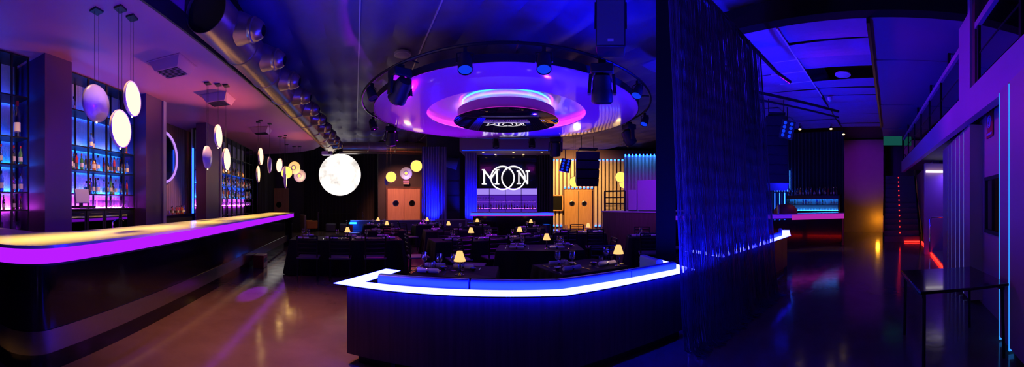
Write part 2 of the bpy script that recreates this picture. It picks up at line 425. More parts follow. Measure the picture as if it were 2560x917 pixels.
def glass_mb(kind):
    return {'tumbler': MB().lathe([(.030,.0),(.036,.004),(.039,.10),(.037,.10),(.033,.012),(.001,.012)], 12, cap1=False),
            'wine': MB().lathe([(.034,0),(.034,.003),(.006,.008),(.0045,.085),(.012,.092),(.034,.115),(.040,.145),(.034,.20),(.0325,.20),(.038,.145),(.032,.118),(.001,.096)], 14, cap1=False),
            'flute': MB().lathe([(.030,0),(.030,.003),(.005,.008),(.004,.09),(.018,.105),(.026,.14),(.023,.22),(.0215,.22),(.024,.14),(.001,.108)], 12, cap1=False)}[kind]
GL = {}
def put_glass(kind, loc, label, group, s=1):
    if kind not in GL:
        GL[kind] = Proto(tag(glass_mb(kind).build({'tumbler':'tumbler','wine':'wine_glass','flute':'champagne_flute'}[kind], M['g_clear']), None, 'glass'))
    o = GL[kind].put((loc[0], loc[1], loc[2]+.0015), 0, label, group); o.scale = (s,)*3; return o

# ------------------------------------------------------------------ shelving behind the bar
def shelf_unit(name, label, ys, zs, x0=-5.0, x1=-4.6, base=.3):
    t = thing(name, label, 'shelving', (x1, (ys[0]+ys[-1])/2, 0)); inv = Matrix.Translation((-x1, -(ys[0]+ys[-1])/2, 0))
    s = .016
    for y in ys: 
        m = MB()
        for x in (x1, x0+.03): m.b2((x-s, y-s, base), (x+s, y+s, 3.94))
        for z in zs: m.b2((x0, y-s*.7, z-.02), (x1, y+s*.7, z+.0))
        m.xform(inv).build('upright', M['steel_black'], t)
    for z in zs: MB().b2((x0, ys[0]-.01, z-.022), (x1+.012, ys[-1]+.01, z)).xform(inv).build('shelf', M['steel_black'], t)
    MB().b2((x0-.06, ys[0]-.02, max(base,.3)), (x0-.03, ys[-1]+.02, 3.94)).xform(inv).build('back_panel', M['rib'], t)
    return t, inv
Z = [1.10,1.44,1.73,2.18,2.62,3.28,3.94]
b1 = [2.15,2.55,2.90,3.22]; b2 = [4.02,4.62,5.14,5.69,6.06]; Z2 = [1.44,1.73,2.18,2.62,3.28,3.94]; b4 = [10.45,11.0,11.55,12.1,12.65,13.2,13.75,14.3,14.85]; b3 = [9.72,10.2]
def leds(t, inv, ys, rows):                          # light strips lying along the foot of the back panel
    for z, mt in rows: MB().b2((-5.0, ys[0]+.02, z+.004), (-4.97, ys[-1]-.02, z+.018)).xform(inv).build('light_strip', M[mt], t)
t1, i1 = shelf_unit('bottle_shelving', 'black steel bottle shelving at the near end of the bar, before the first column', b1, Z)
leds(t1, i1, b1, ((1.44,'shelf_pink'), (1.73,'shelf_cyan'), (2.18,'shelf_cyan'), (2.62,'shelf_blue'), (3.28,'shelf_blue')))
t2, i2 = shelf_unit('bottle_shelving', 'black steel bottle shelving between the first and second columns, above the fridges', b2, Z2, base=1.42)
leds(t2, i2, b2, ((1.44,'shelf_pink'), (1.73,'shelf_cyan'), (2.18,'shelf_cyan'), (2.62,'shelf_cyan'), (3.28,'shelf_blue')))
t3, i3 = shelf_unit('bottle_shelving', 'narrow black shelving slice beside the wood-panelled recess', b3, Z)
leds(t3, i3, b3, ((1.44,'shelf_pink'), (1.73,'shelf_cyan'), (2.18,'shelf_blue')))
t4, i4 = shelf_unit('bottle_shelving', 'long black bottle shelving beyond the third column', b4, Z)
leds(t4, i4, b4, ((1.44,'shelf_pink'), (1.73,'shelf_cyan'), (2.18,'shelf_blue')))

def row_bottles(ys, z, n, where, group, far=False, x=-4.74, pick=None, s=1, a0=0):
    c = 0
    for a in range(len(ys)-1):
        nn = max(1, min(n, int((ys[a+1]-ys[a]-.10)/.062)))
        for k in range(nn):
            y = lerp(ys[a]+.06, ys[a+1]-.06, (k+.5)/nn)
            kk = random.choice(pick) if pick else random.randrange(10)
            cell = '' if len(ys) == 2 else '%s compartment of ' % ORD[a+a0]
            lab = '%s, %s in %s%s' % (KINDS[kk][4], ORD[k], cell, where)
            put_bottle(kk, (x+(-.08 if k % 2 else .06)+random.uniform(-.008,.008), y, z), lab, group, far, s); c += 1
def row_glasses(ys, z, n, where, group, kind='tumbler', x=-4.74, s=1.0, a0=0):
    for a in range(len(ys)-1):
        nn = max(1, min(n, int((ys[a+1]-ys[a]-.08)/(.055*s))))
        for k in range(nn):
            y = lerp(ys[a]+.05, ys[a+1]-.05, (k+.5)/nn)
            put_glass(kind, (x+(.07 if k % 2 else -.09), y, z), 'clear %s, %s in compartment %s of %s' % ('tumbler' if kind == 'tumbler' else 'stemmed glass', ORD[k], ORD[a+a0], where), group, s)
row_bottles(b1[1:], 2.18, 4, 'upper row before first column', 'bottles on the near shelving', a0=1)
row_bottles(b1, 1.73, 4, 'lower row before first column', 'bottles on the near shelving')
row_bottles(b1, 1.44, 3, 'dark row before first column', 'bottles on the near shelving', pick=(5,6,9,8), s=.74)
row_glasses(b1, 1.10, 3, 'bottom shelf before first column', 'glasses on the near shelving', s=1.4)
row_bottles(b1[2:], 2.62, 1, 'high shelf before first column', 'bottles on the near shelving', pick=(3,), s=1.9)
row_bottles(b2, 2.18, 7, 'upper row above the fridges', 'bottles on the middle shelving')
row_bottles(b2[1:], 1.73, 6, 'lower row above the fridges', 'bottles on the middle shelving', a0=1)
row_glasses(b2[1:], 1.44, 5, 'pink shelf above the fridges', 'glasses on the pink lit shelf', s=1.6, a0=1)
row_bottles(b2[1:3], 2.62, 2, 'high shelf above the fridges', 'bottles on the middle shelving', pick=(5,7), a0=1)
row_bottles(b2[3:], 2.62, 1, 'high end shelf above the fridges', 'bottles on the middle shelving', pick=(8,))
row_bottles(b2[0:2], 3.28, 2, 'topmost shelf above the fridges', 'bottles on the middle shelving', pick=(7,3))
row_bottles(b4, 2.18, 5, 'upper row past third column', 'bottles on the far shelving', True)
row_bottles(b4, 1.73, 5, 'lower row past third column', 'bottles on the far shelving', True)
row_bottles(b4[:7], 2.62, 3, 'high row past third column', 'bottles on the far shelving', True, pick=(0,7,6,4))
row_glasses(b4, 1.44, 5, 'pink shelf past third column', 'glasses on the far pink shelf', s=1.5)
row_bottles(b3, 1.73, 2, 'narrow shelving slice', 'bottles in the narrow shelving', True, pick=(8,0))
row_bottles(b3, 1.44, 2, 'lower narrow shelving slice', 'bottles in the narrow shelving', True, pick=(3,8), s=.74)

# monitor and till on the pink shelf; fridges under it
t = thing('till_monitor', 'grey till screen on the shelf above the first fridge', 'monitor', (-4.47,4.33,1.505))
MB().box((0,0,.17), (.03,.34,.26), 0, 0, -.15).build('screen', M['panel'], t, bev=.006); MB().box((-.03,0,.03), (.05,.06,.08)).build('stand', M['black'], t); MB().box((0,0,-.03),(.3,.4,.05)).build('keyboard', M['black'], t)
FR = None
for k in range(4):
    y = 4.29+k*.50; lab = 'black under-counter bottle fridge, %s from the near column' % ORD[k]
    if not FR:
        t = thing('bar_fridge', lab, 'fridge', (-4.8,y,.64), 0, 'fridges under the back bar')
        MB().box((0,0,.385), (.40,.49,.76)).build('body', M['black'], t, bev=.01)
        d = MB().b2((.20,-.24,.05), (.235,.24,.76)).build('door', M['steel_black'], t)
        MB().b2((.236,-.19,.12), (.24,.19,.66)).build('pane', M['smoke_glass'], d); MB().tube([(.25,-.15,.71), (.26,-.15,.71), (.26,.15,.71), (.25,.15,.71)], .008).build('handle', M['steel'], d)
        FR = Proto(t); FR.used = True
    else: FR.put((-4.8,y,.64), 0, lab)
MB_ = MB().b2((-5.0,4.02,1.085), (-4.5,6.06,1.1)); 
# tap over the sink behind the bar
t = thing('bar_tap', 'curved chrome tap behind the bar top', 'tap', (-3.45,4.0,.3))
MB().tube([(0,0,0), (0,0,.95)], .012).build('riser', M['chrome'], t); MB().tube([(0,0,.95), (.02,.05,.99), (.05,.14,1.0), (.05,.20,.96)], .012).build('spout', M['chrome'], t)
struct('trim_fridge_plinth', MB().b2((-5.1,4.02,.3), (-4.62,6.06,.635)), M['black'])
# ring mirror
t = thing('ring_mirror', 'round black mirror with a glowing violet rim on the wood panelling', 'mirror', (-5.37,8.5,2.9))
MB().lathe([(.70,0),(.70,.03),(.001,.032)], 64, axis=(1,0,0)).build('mirror_face', M['black_gloss'], t)
m = MB(); m.lathe([(.70,.02),(.76,.02),(.76,.07),(.71,.07),(.70,.02)], 64, axis=(1,0,0), cap0=False, cap1=False); m.build('rim_light', glow('ring_led', (.55,.25,1), 1.1), t)
# counter in the recess with bottles and glasses
t = thing('recess_cabinet', 'dark counter in the wood-panelled recess', 'cabinet', (-5.07,8.27,0.3))
MB().box((0,0,.45), (.5,2.5,.9)).build('carcass', M['black'], t); MB().box((0,0,.915), (.56,2.56,.03)).build('worktop', M['black_gloss'], t)
for k in range(14):
    kk = random.choice((0,3,7,8,1)); put_bottle(kk, (-5.0+random.uniform(-.1,.08), 8.3+k*.075, 1.23), '%s, %s along the recess counter' % (KINDS[kk][4], ORD[k]), 'bottles on the recess counter', True, .75)
for k in range(9): put_glass('tumbler', (-4.95+(k % 2)*.06, 7.4+k*.09, 1.23), 'clear tumbler, %s along the recess counter' % ORD[k], 'glasses on the recess counter')
# vertical light at the edge of the recess
tag(MB().b2((-5.0,9.655,.3), (-4.97,9.685,3.3)).build('light_strip', M['led_blue']), 'thin blue vertical light strip at the edge of the wood recess', 'light strip')
# ------------------------------------------------------------------ pendant discs
def pendant_mbs(r):
    sh = MB().lathe([(.001,-.066),(r*.35,-.060),(r*.8,-.036),(r*.96,-.014),(r,.004),(r*.99,.022),(r*.955,.026),(r*.93,.012)], 40, axis=(1,0,0), cap1=False)
    df = MB().lathe([(r*.93,.010),(r*.90,.022),(r*.7,.034),(r*.35,.042),(.001,.044)], 40, axis=(1,0,0), cap0=False)
    hb = MB().lathe([(r*.40,-.058),(r*.40,-.074),(r*.30,-.074),(r*.30,-.058)], 28, axis=(1,0,0), cap0=False, cap1=False)
    hg = MB().lathe([(r*.22,-.063),(r*.16,-.069),(.001,-.072)], 24, axis=(1,0,0), cap0=False)
    bulb = MB().lathe([(.001,-.012),(.010,-.007),(.011,.0),(.007,.008),(.001,.010)], 12, o=(.0,0,-r-.004))
    return sh, df, hb, hg, bulb
def pendant(loc, az, r, ztop, label, group, ring=False, lit=None):
    """az: the bearing its glowing face looks to"""
    t = thing('pendant_lamp', label, 'pendant lamp', loc, PI/2-math.radians(az), group)
    sh, df, hb, hg, bulb = pendant_mbs(r)
    s = sh.build('shell', M[lit or 'lamp_shell'], t); df.build('diffuser', M['disc_yellow' if r > .25 or ztop > 4 else 'disc_glow'], t); r < .25 and ztop < 4 and bulb.build('bulb', M['bulb'], t)
    if ring: hb.build('hub_ring', M['lamp_shell'], t); hg.build('hub_glow', M['disc_yellow'], t)
    for dy in (-r*.16, r*.16): MB().tube([(0,dy,r*.97), (0,dy,ztop-loc[2])], .0028, 5).build('cable', M['black'], t)
    MB().box((0,0,ztop-loc[2]-.012), (.11,.14,.024)).build('ceiling_plate', M['black'], t)
    return t
g = 'disc pendants over the bar'
pendant((-2.92,3.08,2.79), -89, .235, 3.95, 'violet backed disc pendant of the trio before the first column, glow facing away', g)
pendant((-2.68,3.49,2.89), 80, .225, 3.95, 'highest glowing disc pendant of the trio before the first column', g)
pendant((-2.67,3.24,2.46), 83, .235, 3.95, 'lowest glowing disc pendant of the trio before the first column', g)
pendant((-2.70,6.35,2.90), 84, .235, 3.95, 'highest slim disc pendant of the trio in front of the third column', g)
pendant((-2.86,6.19,2.46), -95, .235, 3.95, 'violet backed disc pendant of the trio in front of the third column', g)
pendant((-2.57,6.46,2.44), 86, .235, 3.95, 'lowest glowing disc pendant of the trio in front of the third column', g)
pendant((-2.71,9.52,2.90), 88, .25, 3.95, 'upper glowing disc pendant of the trio over the middle of the bar', g)
pendant((-2.84,9.70,2.40), 82, .25, 3.95, 'lower disc pendant of the trio over the middle of the bar', g)
pendant((-2.56,9.98,2.70), -95, .25, 3.95, 'dim back-turned disc pendant of the trio over the middle of the bar', g)
pendant((-2.70,12.0,2.90), -130, .25, 3.95, 'violet backed disc pendant of the trio over the far end of the bar', g)
pendant((-2.58,12.30,2.66), 75, .25, 3.95, 'middle glowing disc pendant of the trio over the far end of the bar', g)
pendant((-2.46,11.85,2.32), 78, .25, 3.95, 'lowest glowing disc pendant of the trio over the far end of the bar', g)
g = 'round pendants at the end of the soffit'
pendant((-2.80,13.7,2.80), 150, .26, 3.95, 'yellow pendant half hidden behind the far bar trio', g)
pendant((-2.58,14.25,3.04), 10, .27, 3.95, 'upper yellow globe-like pendant with a ringed hub, left of the moon', g, True, 'shell_lit')
pendant((-2.35,14.3,2.70), 10, .27, 3.95, 'lower violet pendant with a ringed hub, left of the moon', g, True, 'shell_half')
g = 'round pendants above the pink doors'
pendant((2.68,14.76,3.17), 190, .27, 4.85, 'highest round yellow pendant above the pink double door', g)
pendant((2.23,14.83,2.85), 10, .27, 4.85, 'violet ringed pendant above the pink double door', g, True, 'shell_half')
pendant((1.58,14.92,2.69), 195, .25, 4.85, 'lowest yellow pendant at the left of the pink double door', g)
pendant((1.42,15.2,2.55), 300, .22, 4.85, 'dim amber pendant tucked behind the lowest yellow one', g)
g = 'round pendants before the slatted wall'
pendant((9.61,12.79,2.53), 217, .27, 4.85, 'round yellow pendant before the oak double door', g)
pendant((11.15,11.3,2.75), 224, .26, 4.85, 'upper yellow pendant behind the purple panels', g)
pendant((11.7,11.6,2.50), 224, .26, 4.85, 'lower yellow pendant behind the purple panels', g)
for loc, p in (((-2.4,12.0,2.3),3), ((-2.3,14.0,2.6),7), ((2.2,14.5,2.6),8), ((9.6,12.6,2.4),9), ((11.3,11.3,2.4),10)):
    lamp('pendant_light', 'POINT', loc, (1,.58,.2), p*.8, .18)

# air outlet boxes on the soffit, added fill for the bar top
def soffit_box(loc, label):
    t = thing('air_cassette', label, 'air outlet', loc, 0, 'air outlets on the bar soffit')
    m = MB(); a, b_ = .30, .22; h = .16
    m.add([(-a,-a,0),(a,-a,0),(a,a,0),(-a,a,0),(-b_,-b_,-h),(b_,-b_,-h),(b_,b_,-h),(-b_,b_,-h)], [(0,1,2,3),(7,6,5,4),(0,4,5,1),(1,5,6,2),(2,6,7,3),(3,7,4,0)])
    m.build('housing', M['soffit'], t, smooth=False)
    m = MB()
    for k in range(7): m.b2((-b_+.02, -b_+.04+k*.055, -h-.008), (b_-.02, -b_+.06+k*.055, -h))
    m.build('grille', M['steel_black'], t); MB().b2((-.32,-.32,-.012), (.32,.32,0)).build('mounting_flange', M['soffit'], t)
soffit_box((-3.0,5.05,3.95), 'tapered air outlet on the violet soffit, just past the first pendants')
soffit_box((-3.0,7.1,3.95), 'tapered air outlet on the violet soffit above the second pendant trio')
soffit_box((-3.0,10.6,3.95), 'tapered air outlet on the violet soffit above the third pendant trio')
o = lamp('bar_top_fill', 'AREA', (-2.74,6.95,3.9), (1,.60,.11), 85, sx=.12, sy=10.9, target=(-2.74,6.95,0)); o.rotation_euler = (0,0,0); o.data.spread = math.radians(24)  # added strip over the bar top; the soffit has no such fitting

# ------------------------------------------------------------------ spiral duct with nozzles
D0, D1 = Vector((-1.93,4.10,4.12)), Vector((-1.05,14.6,4.02)); dd = (D1-D0).normalized(); R_ = .31
t = thing('ventilation_duct', 'long round galvanised duct with jet nozzles beside the soffit', 'duct', D0)
q = Vector((0,0,1)).rotation_difference(dd); L_ = (D1-D0).length
prof = []
nseg = 9
for k in range(nseg):
    a, b_ = L_*k/nseg, L_*(k+1)/nseg; prof += [(R_, a+.02), (R_, b_-.05), (R_+.016, b_-.045), (R_+.016, b_-.005), (R_, b_)]
MB().lathe([(R_-.01,.03),(R_-.01,0),(R_,0)]+prof, 40, axis=dd, cap0=False).build('duct_tube', M['duct'], t)
MB().lathe([(R_-.012,.06),(.001,.06)], 40, axis=dd, cap0=False).build('end_cap', M['duct_in'], t)
side = dd.cross(Vector((0,0,1))).normalized(); nd = (side*.97+Vector((0,0,-.24))).normalized()
for k in range(10):
    p = dd*(.55+k*1.03)
    n_ = MB().lathe([(.23,R_*.86),(.17,R_+.14),(.175,R_+.15),(.175,R_+.19),(.155,R_+.20),(.15,R_+.24),(.11,R_+.31),(.075,R_+.33)], 24, o=p, axis=nd, cap0=False, cap1=False).build('nozzle', M['duct'], t)
    MB().lathe([(.076,R_+.325),(.07,R_+.27),(.001,R_+.26)], 20, o=p, axis=nd, cap0=False).build('nozzle_mouth', M['duct_in'], n_)
    if k % 2 == 0:
        pp = dd*(1.05+k*1.03); MB().tube([pp+Vector((0,0,R_+.02)), pp+Vector((0,0,.76))], .006, 5).build('hanger', M['steel_black'], t)
# cross duct at the far end of the dance floor
t = thing('ventilation_duct', 'horizontal duct running along the moon curtain below the ceiling', 'duct', (-.6,16.4,4.25))
m = MB().lathe([(.24,0),(.24,1.2),(.26,1.22),(.26,1.26),(.24,1.28),(.24,2.5),(.26,2.52),(.26,2.56),(.24,2.58),(.24,5.2)], 28, axis=(1,0,0)); m.build('duct_tube', M['duct'], t)
for x in (.4,2.6,4.8): MB().tube([(x,0,.2), (x,0,.62)], .008, 5).build('hanger', M['steel_black'], t)
tag(MB().b2((-.8,17.0,4.0), (4.6,17.12,4.1)).build('curtain_track', M['steel']), 'pale steel track above the moon curtain', 'track')
# projector over the moon
t = thing('projector', 'small white projector hanging above the moon', 'projector', (-1.12,13.6,3.53))
MB().box((0,0,0), (.42,.36,.14)).build('body', M['lamp_shell'], t, bev=.02); MB().lathe([(.05,0),(.05,.04),(.001,.042)], 16, o=(.1,-.18,0), axis=(0,-1,0)).build('lens', M['lens'], t); MB().tube([(0,0,.07), (0,0,.17)], .015).build('mount_pole', M['black'], t)

# ------------------------------------------------------------------ round canopy over the dance floor
CX, CY = 3.67, 7.73
t = thing('disc_canopy', 'huge white glossy ring canopy with a violet lit recess and a dark mirror disc', 'ceiling canopy', (CX,CY,3.75))
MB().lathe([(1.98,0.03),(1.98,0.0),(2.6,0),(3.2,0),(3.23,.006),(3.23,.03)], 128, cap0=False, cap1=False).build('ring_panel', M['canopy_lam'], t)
MB().lathe([(3.235,.0),(3.25,.0),(3.25,.13),(3.235,.13)], 128, cap0=False, cap1=False).build('rim', M['black'], t)
MB().lathe([(2.12,.03),(2.12,.08),(2.05,.13),(1.85,.17),(1.5,.195),(1.2,.20),(.001,.20)], 128, cap0=False).build('recess_dome', M['white_lam'], t)
MB().lathe([(1.30,-.17),(1.22,-.16),(1.22,-.13),(1.22,.09),(1.20,.09),(1.20,.0),(1.0,.0)], 96, cap0=False, cap1=False).build('drum', M['drum'], t)
MB().lathe([(.001,-.172),(1.30,-.172),(1.315,-.165),(1.315,-.15),(1.22,-.145)], 96, cap0=False, cap1=False).build('mirror_disc', M['mirror'], t)
m = MB(); m.tube([(1.10*math.cos(a), 1.10*math.sin(a), .105) for a in [2*PI*k/96 for k in range(96)]], .010, 8, True); m.build('cove_led_ring', glow('cove_cyan', (.01,.40,1), 20), t)
m = MB(); m.tube([(2.06*math.cos(a), 2.06*math.sin(a), .05) for a in [2*PI*k/96 for k in range(96)]], .018, 8, True); m.build('cove_led_ring', glow('cove_pink', (1,.03,.8), 5.5), t)
m = MB(); m.tube([(1.15*math.cos(a), 1.15*math.sin(a), .045) for a in [2*PI*k/96 for k in range(96)]], .016, 8, True); m.build('cove_led_ring', glow('cove_rose', (1,.04,.8), 9), t)
for k in range(6):
    a = 2*PI*k/6+.3; MB().tube([(.9*math.cos(a), .9*math.sin(a), .2), (.9*math.cos(a), .9*math.sin(a), 1.1)], .012, 6).build('hanger_rod', M['steel_black'], t)
# ring rail around the canopy
t = thing('lighting_ring', 'black circular lighting rail around the white canopy', 'lighting rail', (CX,CY,3.92))
RR = 3.52
MB().tube([(RR*math.cos(a), RR*math.sin(a), 0) for a in [2*PI*k/96 for k in range(96)]], .026, 8, True).build('rail', M['steel_black'], t)
for k in range(12):
    a = 2*PI*k/12+.13; c_, s_ = math.cos(a), math.sin(a); MB().tube([(RR*c_, RR*s_, .02), (3.27*c_, 3.27*s_, .03)], .014, 6).build('bracket', M['steel_black'], t)
def moving_head(label, loc, yaw, tilt, s=1, group='moving head lights'):
    t = thing('moving_head_light', label, 'stage light', loc, yaw, group); t.scale = (s,s,s)
    MB().box((0,0,-.07), (.30,.24,.13)).build('base', M['black'], t, bev=.02)
    m = MB(); m.b2((-.05,-.05,-.02), (.05,.05,.06)); m.build('mounting_clamp', M['steel_black'], t)
    for sx in (-1,1): 
        m = MB(); m.add([(sx*.13,-.05,-.13),(sx*.17,-.05,-.13),(sx*.17,.05,-.13),(sx*.13,.05,-.13),(sx*.15,-.045,-.38),(sx*.19,-.045,-.38),(sx*.19,.045,-.38),(sx*.15,.045,-.38)], [(3,2,1,0),(4,5,6,7),(0,1,5,4),(1,2,6,5),(2,3,7,6),(3,0,4,7)]); m.build('yoke_arm', M['black'], t, smooth=False)
    ax = Vector((0, math.sin(tilt), -math.cos(tilt))); o = Vector((0,0,-.33))
    h = MB().lathe([(.05,-.20),(.10,-.19),(.125,-.12),(.125,-.02),(.14,.0),(.145,.14),(.12,.17),(.115,.16)], 24, o=o, axis=ax, cap1=False).build('head', M['black'], t)
    MB().lathe([(.116,.155),(.06,.163),(.001,.165)], 24, o=o, axis=ax, cap0=False).build('lens', M['lens'], h)
def par_can(label, loc, yaw, tilt, s=1, lit='lens_blue'):
    t = thing('par_can', label, 'stage light', loc, yaw, 'par cans on the lighting rail'); t.scale = (s,s,s)
    m = MB(); m.tube([(-.11,0,-.14), (-.11,0,-.02), (0,0,.0), (.11,0,-.02), (.11,0,-.14)], .010, 6); m.build('yoke', M['steel_black'], t); MB().box((0,0,.02), (.05,.05,.07)).build('mounting_clamp', M['steel_black'], t)
    ax = Vector((0, math.sin(tilt), -math.cos(tilt))); o = Vector((0,0,-.16))
    b_ = MB().lathe([(.03,-.16),(.075,-.14),(.095,-.02),(.098,.10),(.092,.10)], 20, o=o, axis=ax, cap1=False).build('can', M['black'], t)
    MB().lathe([(.092,.085),(.05,.093),(.001,.095)], 20, o=o, axis=ax, cap0=False).build('lens', M[lit], b_)
def rail_at(az, near=True, r=RR):                    # a point of the rail on the bearing az from the room's corner where one stands
    d = Vector((math.sin(az), math.cos(az))); b_ = d.x*CX+d.y*CY; cc = CX*CX+CY*CY-r*r; disc = max(b_*b_-cc, 0); k = b_-math.sqrt(disc) if near else b_+math.sqrt(disc)
    return d*k
def R3(az, z=3.90, near=True): p = rail_at(az, near); return (p.x, p.y, z)
def az(px): return (px-888)/FOC
moving_head('large moving head under the near left curve of the lighting rail', R3(az(1000), 3.82), -az(1000)+.5, .9, 1.15)
moving_head('large moving head under the near right curve of the lighting rail', R3(az(1505), 3.815), -az(1505), .35, 1.25)
par_can('blue-lensed par can left of centre on the near side of the rail', R3(az(1163), 3.822), -az(1163)+PI, .35, 1.15)
par_can('blue-lensed par can right of centre on the near side of the rail', R3(az(1360), 3.822), -az(1360)+PI, .35, 1.15)
par_can('par can at the extreme right curve of the rail, upper of two', R3(az(1594), 3.822), -az(1594)+PI-.6, .5)
par_can('par can at the extreme right curve of the rail, lower of two', R3(az(1612), 3.822, False), -az(1612)+PI-.6, .5)
par_can('dark par can at the extreme left curve of the rail, upper of two', R3(az(930), 3.822), -az(930)+PI+.8, .4, 1, 'lens')
par_can('dark par can at the extreme left curve of the rail, lower of two', R3(az(933), 3.822, False), -az(933)+PI+.8, .4, 1.1, 'lens')
moving_head('moving head on the far left side of the rail, aimed down', R3(az(978), 3.822, False), -az(978), .5, 1.1)
moving_head('moving head on the far right side of the rail, beside the pillar', R3(az(1572), 3.81, False), -az(1572)-1, .6, 1.2)
moving_head('moving head on the far side of the rail, right of the MOON sign', R3(az(1388), 3.81, False), -az(1388), .2, 1.3)
par_can('dark par can on the far rail above the sign, left of two', R3(az(1240), 3.822, False), -az(1240)+PI, .3, 1.2, 'lens')
par_can('dark par can on the far rail above the sign, right of two', R3(az(1330), 3.822, False), -az(1330)+PI, .3, 1.2, 'lens')
# round ceiling speaker
t = thing('ceiling_speaker', 'small round ceiling speaker left of the canopy', 'speaker', (1.02,7.3,4.74)); MB().lathe([(.16,.05),(.16,0),(.13,-.012),(.001,-.014)], 24).build('grille', M['panel'], t); MB().lathe([(.18,.05),(.18,.0),(.16,-.004)], 24, cap0=False, cap1=False).build('bezel', M['grid_white'], t)
# hanging loudspeaker box
t = thing('loudspeaker', 'boxy loudspeaker hanging from the ceiling right of the canopy', 'speaker', (3.61,3.88,4.26), -.75)
MB().box((0,0,0), (.45,.38,.74)).build('cabinet', M['black'], t, bev=.02); MB().box((0,-.192,.0), (.41,.01,.68)).build('grille', M['vinyl'], t); MB().box((0,-.198,-.27), (.09,.006,.04)).build('badge', M['panel'], t)
m = MB(); m.tube([(-.24,0,0), (-.24,0,.40), (.24,0,.40), (.24,0,0)], .016, 6); m.tube([(0,0,.40), (0,0,.47)], .02, 6); m.build('hanging_bracket', M['steel_black'], t)
def beam(name, a, b_, r, lab, cat='beam'):
    return tag(MB().tube([a, b_], r, 8).build(name, M['steel_black']), lab, cat)
# ------------------------------------------------------------------ lounge booths with glowing ledges
def off(path, d):                                   # a polyline shifted sideways (left of its direction)
    n = len(path); out = []
    for i in range(n):
        p = Vector(path[i])
        t0 = (p-Vector(path[i-1])).normalized() if i > 0 else None
        t1 = (Vector(path[i+1])-p).normalized() if i < n-1 else None
        if t0 is None: t0 = t1
        if t1 is None: t1 = t0
        n0, n1 = Vector((-t0.y, t0.x)), Vector((-t1.y, t1.x)); b_ = (n0+n1).normalized(); k = d/max(.35, b_.dot(n0))
        q_ = p+b_*k; out.append((q_.x, q_.y))
    return out
def booth(label, path, zl, seams, led='led_ledge', width=.20, back=(None,None), under=True):
    """path: outer edge of the ledge, walked with the inside on its left"""
    c = Vector((sum(p[0] for p in path)/len(path), sum(p[1] for p in path)/len(path), 0)); inv = Matrix.Translation(-c)
    t = thing('lounge_booth', label, 'booth', c)
    def B(name, mb, mt, **k): return mb.xform(inv).build(name, mt, t, **k)
    B('front_panel', MB().strip(off(path,.085), off(path,.12), .10, zl-.018), M['wood_dark'], smooth=False)
    B('base_rail', MB().strip(off(path,.16), off(path,.20), .0, .10), M['black'], smooth=False)
    B('ledge_trim', MB().strip(path, off(path,width), zl-.014, zl-.004), M['black'], smooth=False); B('led_ledge', MB().strip(off(path,.002), off(path,width-.002), zl-.004, zl), M[led], smooth=False); under and B('ledge_bloom', MB().strip(off(path,.02), off(path,.07), zl-.019, zl-.0145), M['bloom_under'], smooth=False)
    ip = path[back[0]:back[1]]
    B('bench_seat', MB().strip(off(ip,.34), off(ip,.66), .30, .46), M['vinyl'], smooth=False)
    B('bench_plinth', MB().strip(off(ip,.34), off(ip,.60), .02, .30), M['black'], smooth=False)
    for k in range(len(seams)):
        s = [Vector(q_) for q_ in seams[k]]
        pth = [tuple(v) for v in s]
        o_, i_ = off(pth, width+.005), off(pth, width+.10)
        m = MB(); n = len(pth); vs = []                # padded backrest with a rounded top
        sec = [(0,zl-.30),(0,zl+.055),(.012,zl+.072),(.03,zl+.078),(.075,zl+.078),(.09,zl+.070),(.10,zl+.05),(.10,zl-.30)]
        for a, b_ in zip(o_, i_):
            a, b_ = Vector(a), Vector(b_)
            for u, z in sec: q_ = a.lerp(b_, u/.10); vs.append((q_.x, q_.y, z))
        S = len(sec); fs = [(i*S+j, i*S+(j+1) % S, (i+1)*S+(j+1) % S, (i+1)*S+j) for i in range(n-1) for j in range(S)]
        fs += [tuple(reversed(range(S))), tuple((n-1)*S+j for j in range(S))]
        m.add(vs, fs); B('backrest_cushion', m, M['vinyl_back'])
    for p_ in off(path,.10)[::2]: B('foot', MB().lathe([(.02,0),(.025,.10)], 10, o=(p_[0],p_[1],0)), M['steel_black'])
    return t
# near booth, U-shaped, open to the dance floor
near = [(.36,3.98), (-.21,3.27), (.30,2.985), (.95,2.665), (1.655,2.32), (2.45,2.24), (3.32,2.13), (3.66,2.98)]
def seg(a, b_, t0, t1): a, b_ = Vector(a), Vector(b_); return [tuple(a.lerp(b_, t0)), tuple(a.lerp(b_, (t0+t1)/2)), tuple(a.lerp(b_, t1))]
A_, B_, C_, D_ = near[1], near[4], near[6], near[7]
booth('near U-shaped lounge booth with walnut front and white-blue glowing ledge', near, .78,
      [seg(A_, B_, .18, .595), seg(A_, B_, .605, .985), seg(B_, C_, .02, .52), seg(B_, C_, .53, .93), seg(C_, D_, .45, .95)], back=(1,7))
# second booth behind the string curtain
B2 = [(4.35,3.0), (4.15,2.22), (6.13,2.24), (7.50,2.26), (9.0,2.75)]
booth('second lounge booth with glowing ledge, mostly behind the string curtain', B2, .80, [seg(B2[1], B2[2], .05, .5), seg(B2[1], B2[2], .51, 1), seg(B2[2], B2[3], .02, .98), seg(B2[3], B2[4], .05,.8)], back=(1,5), under=False)
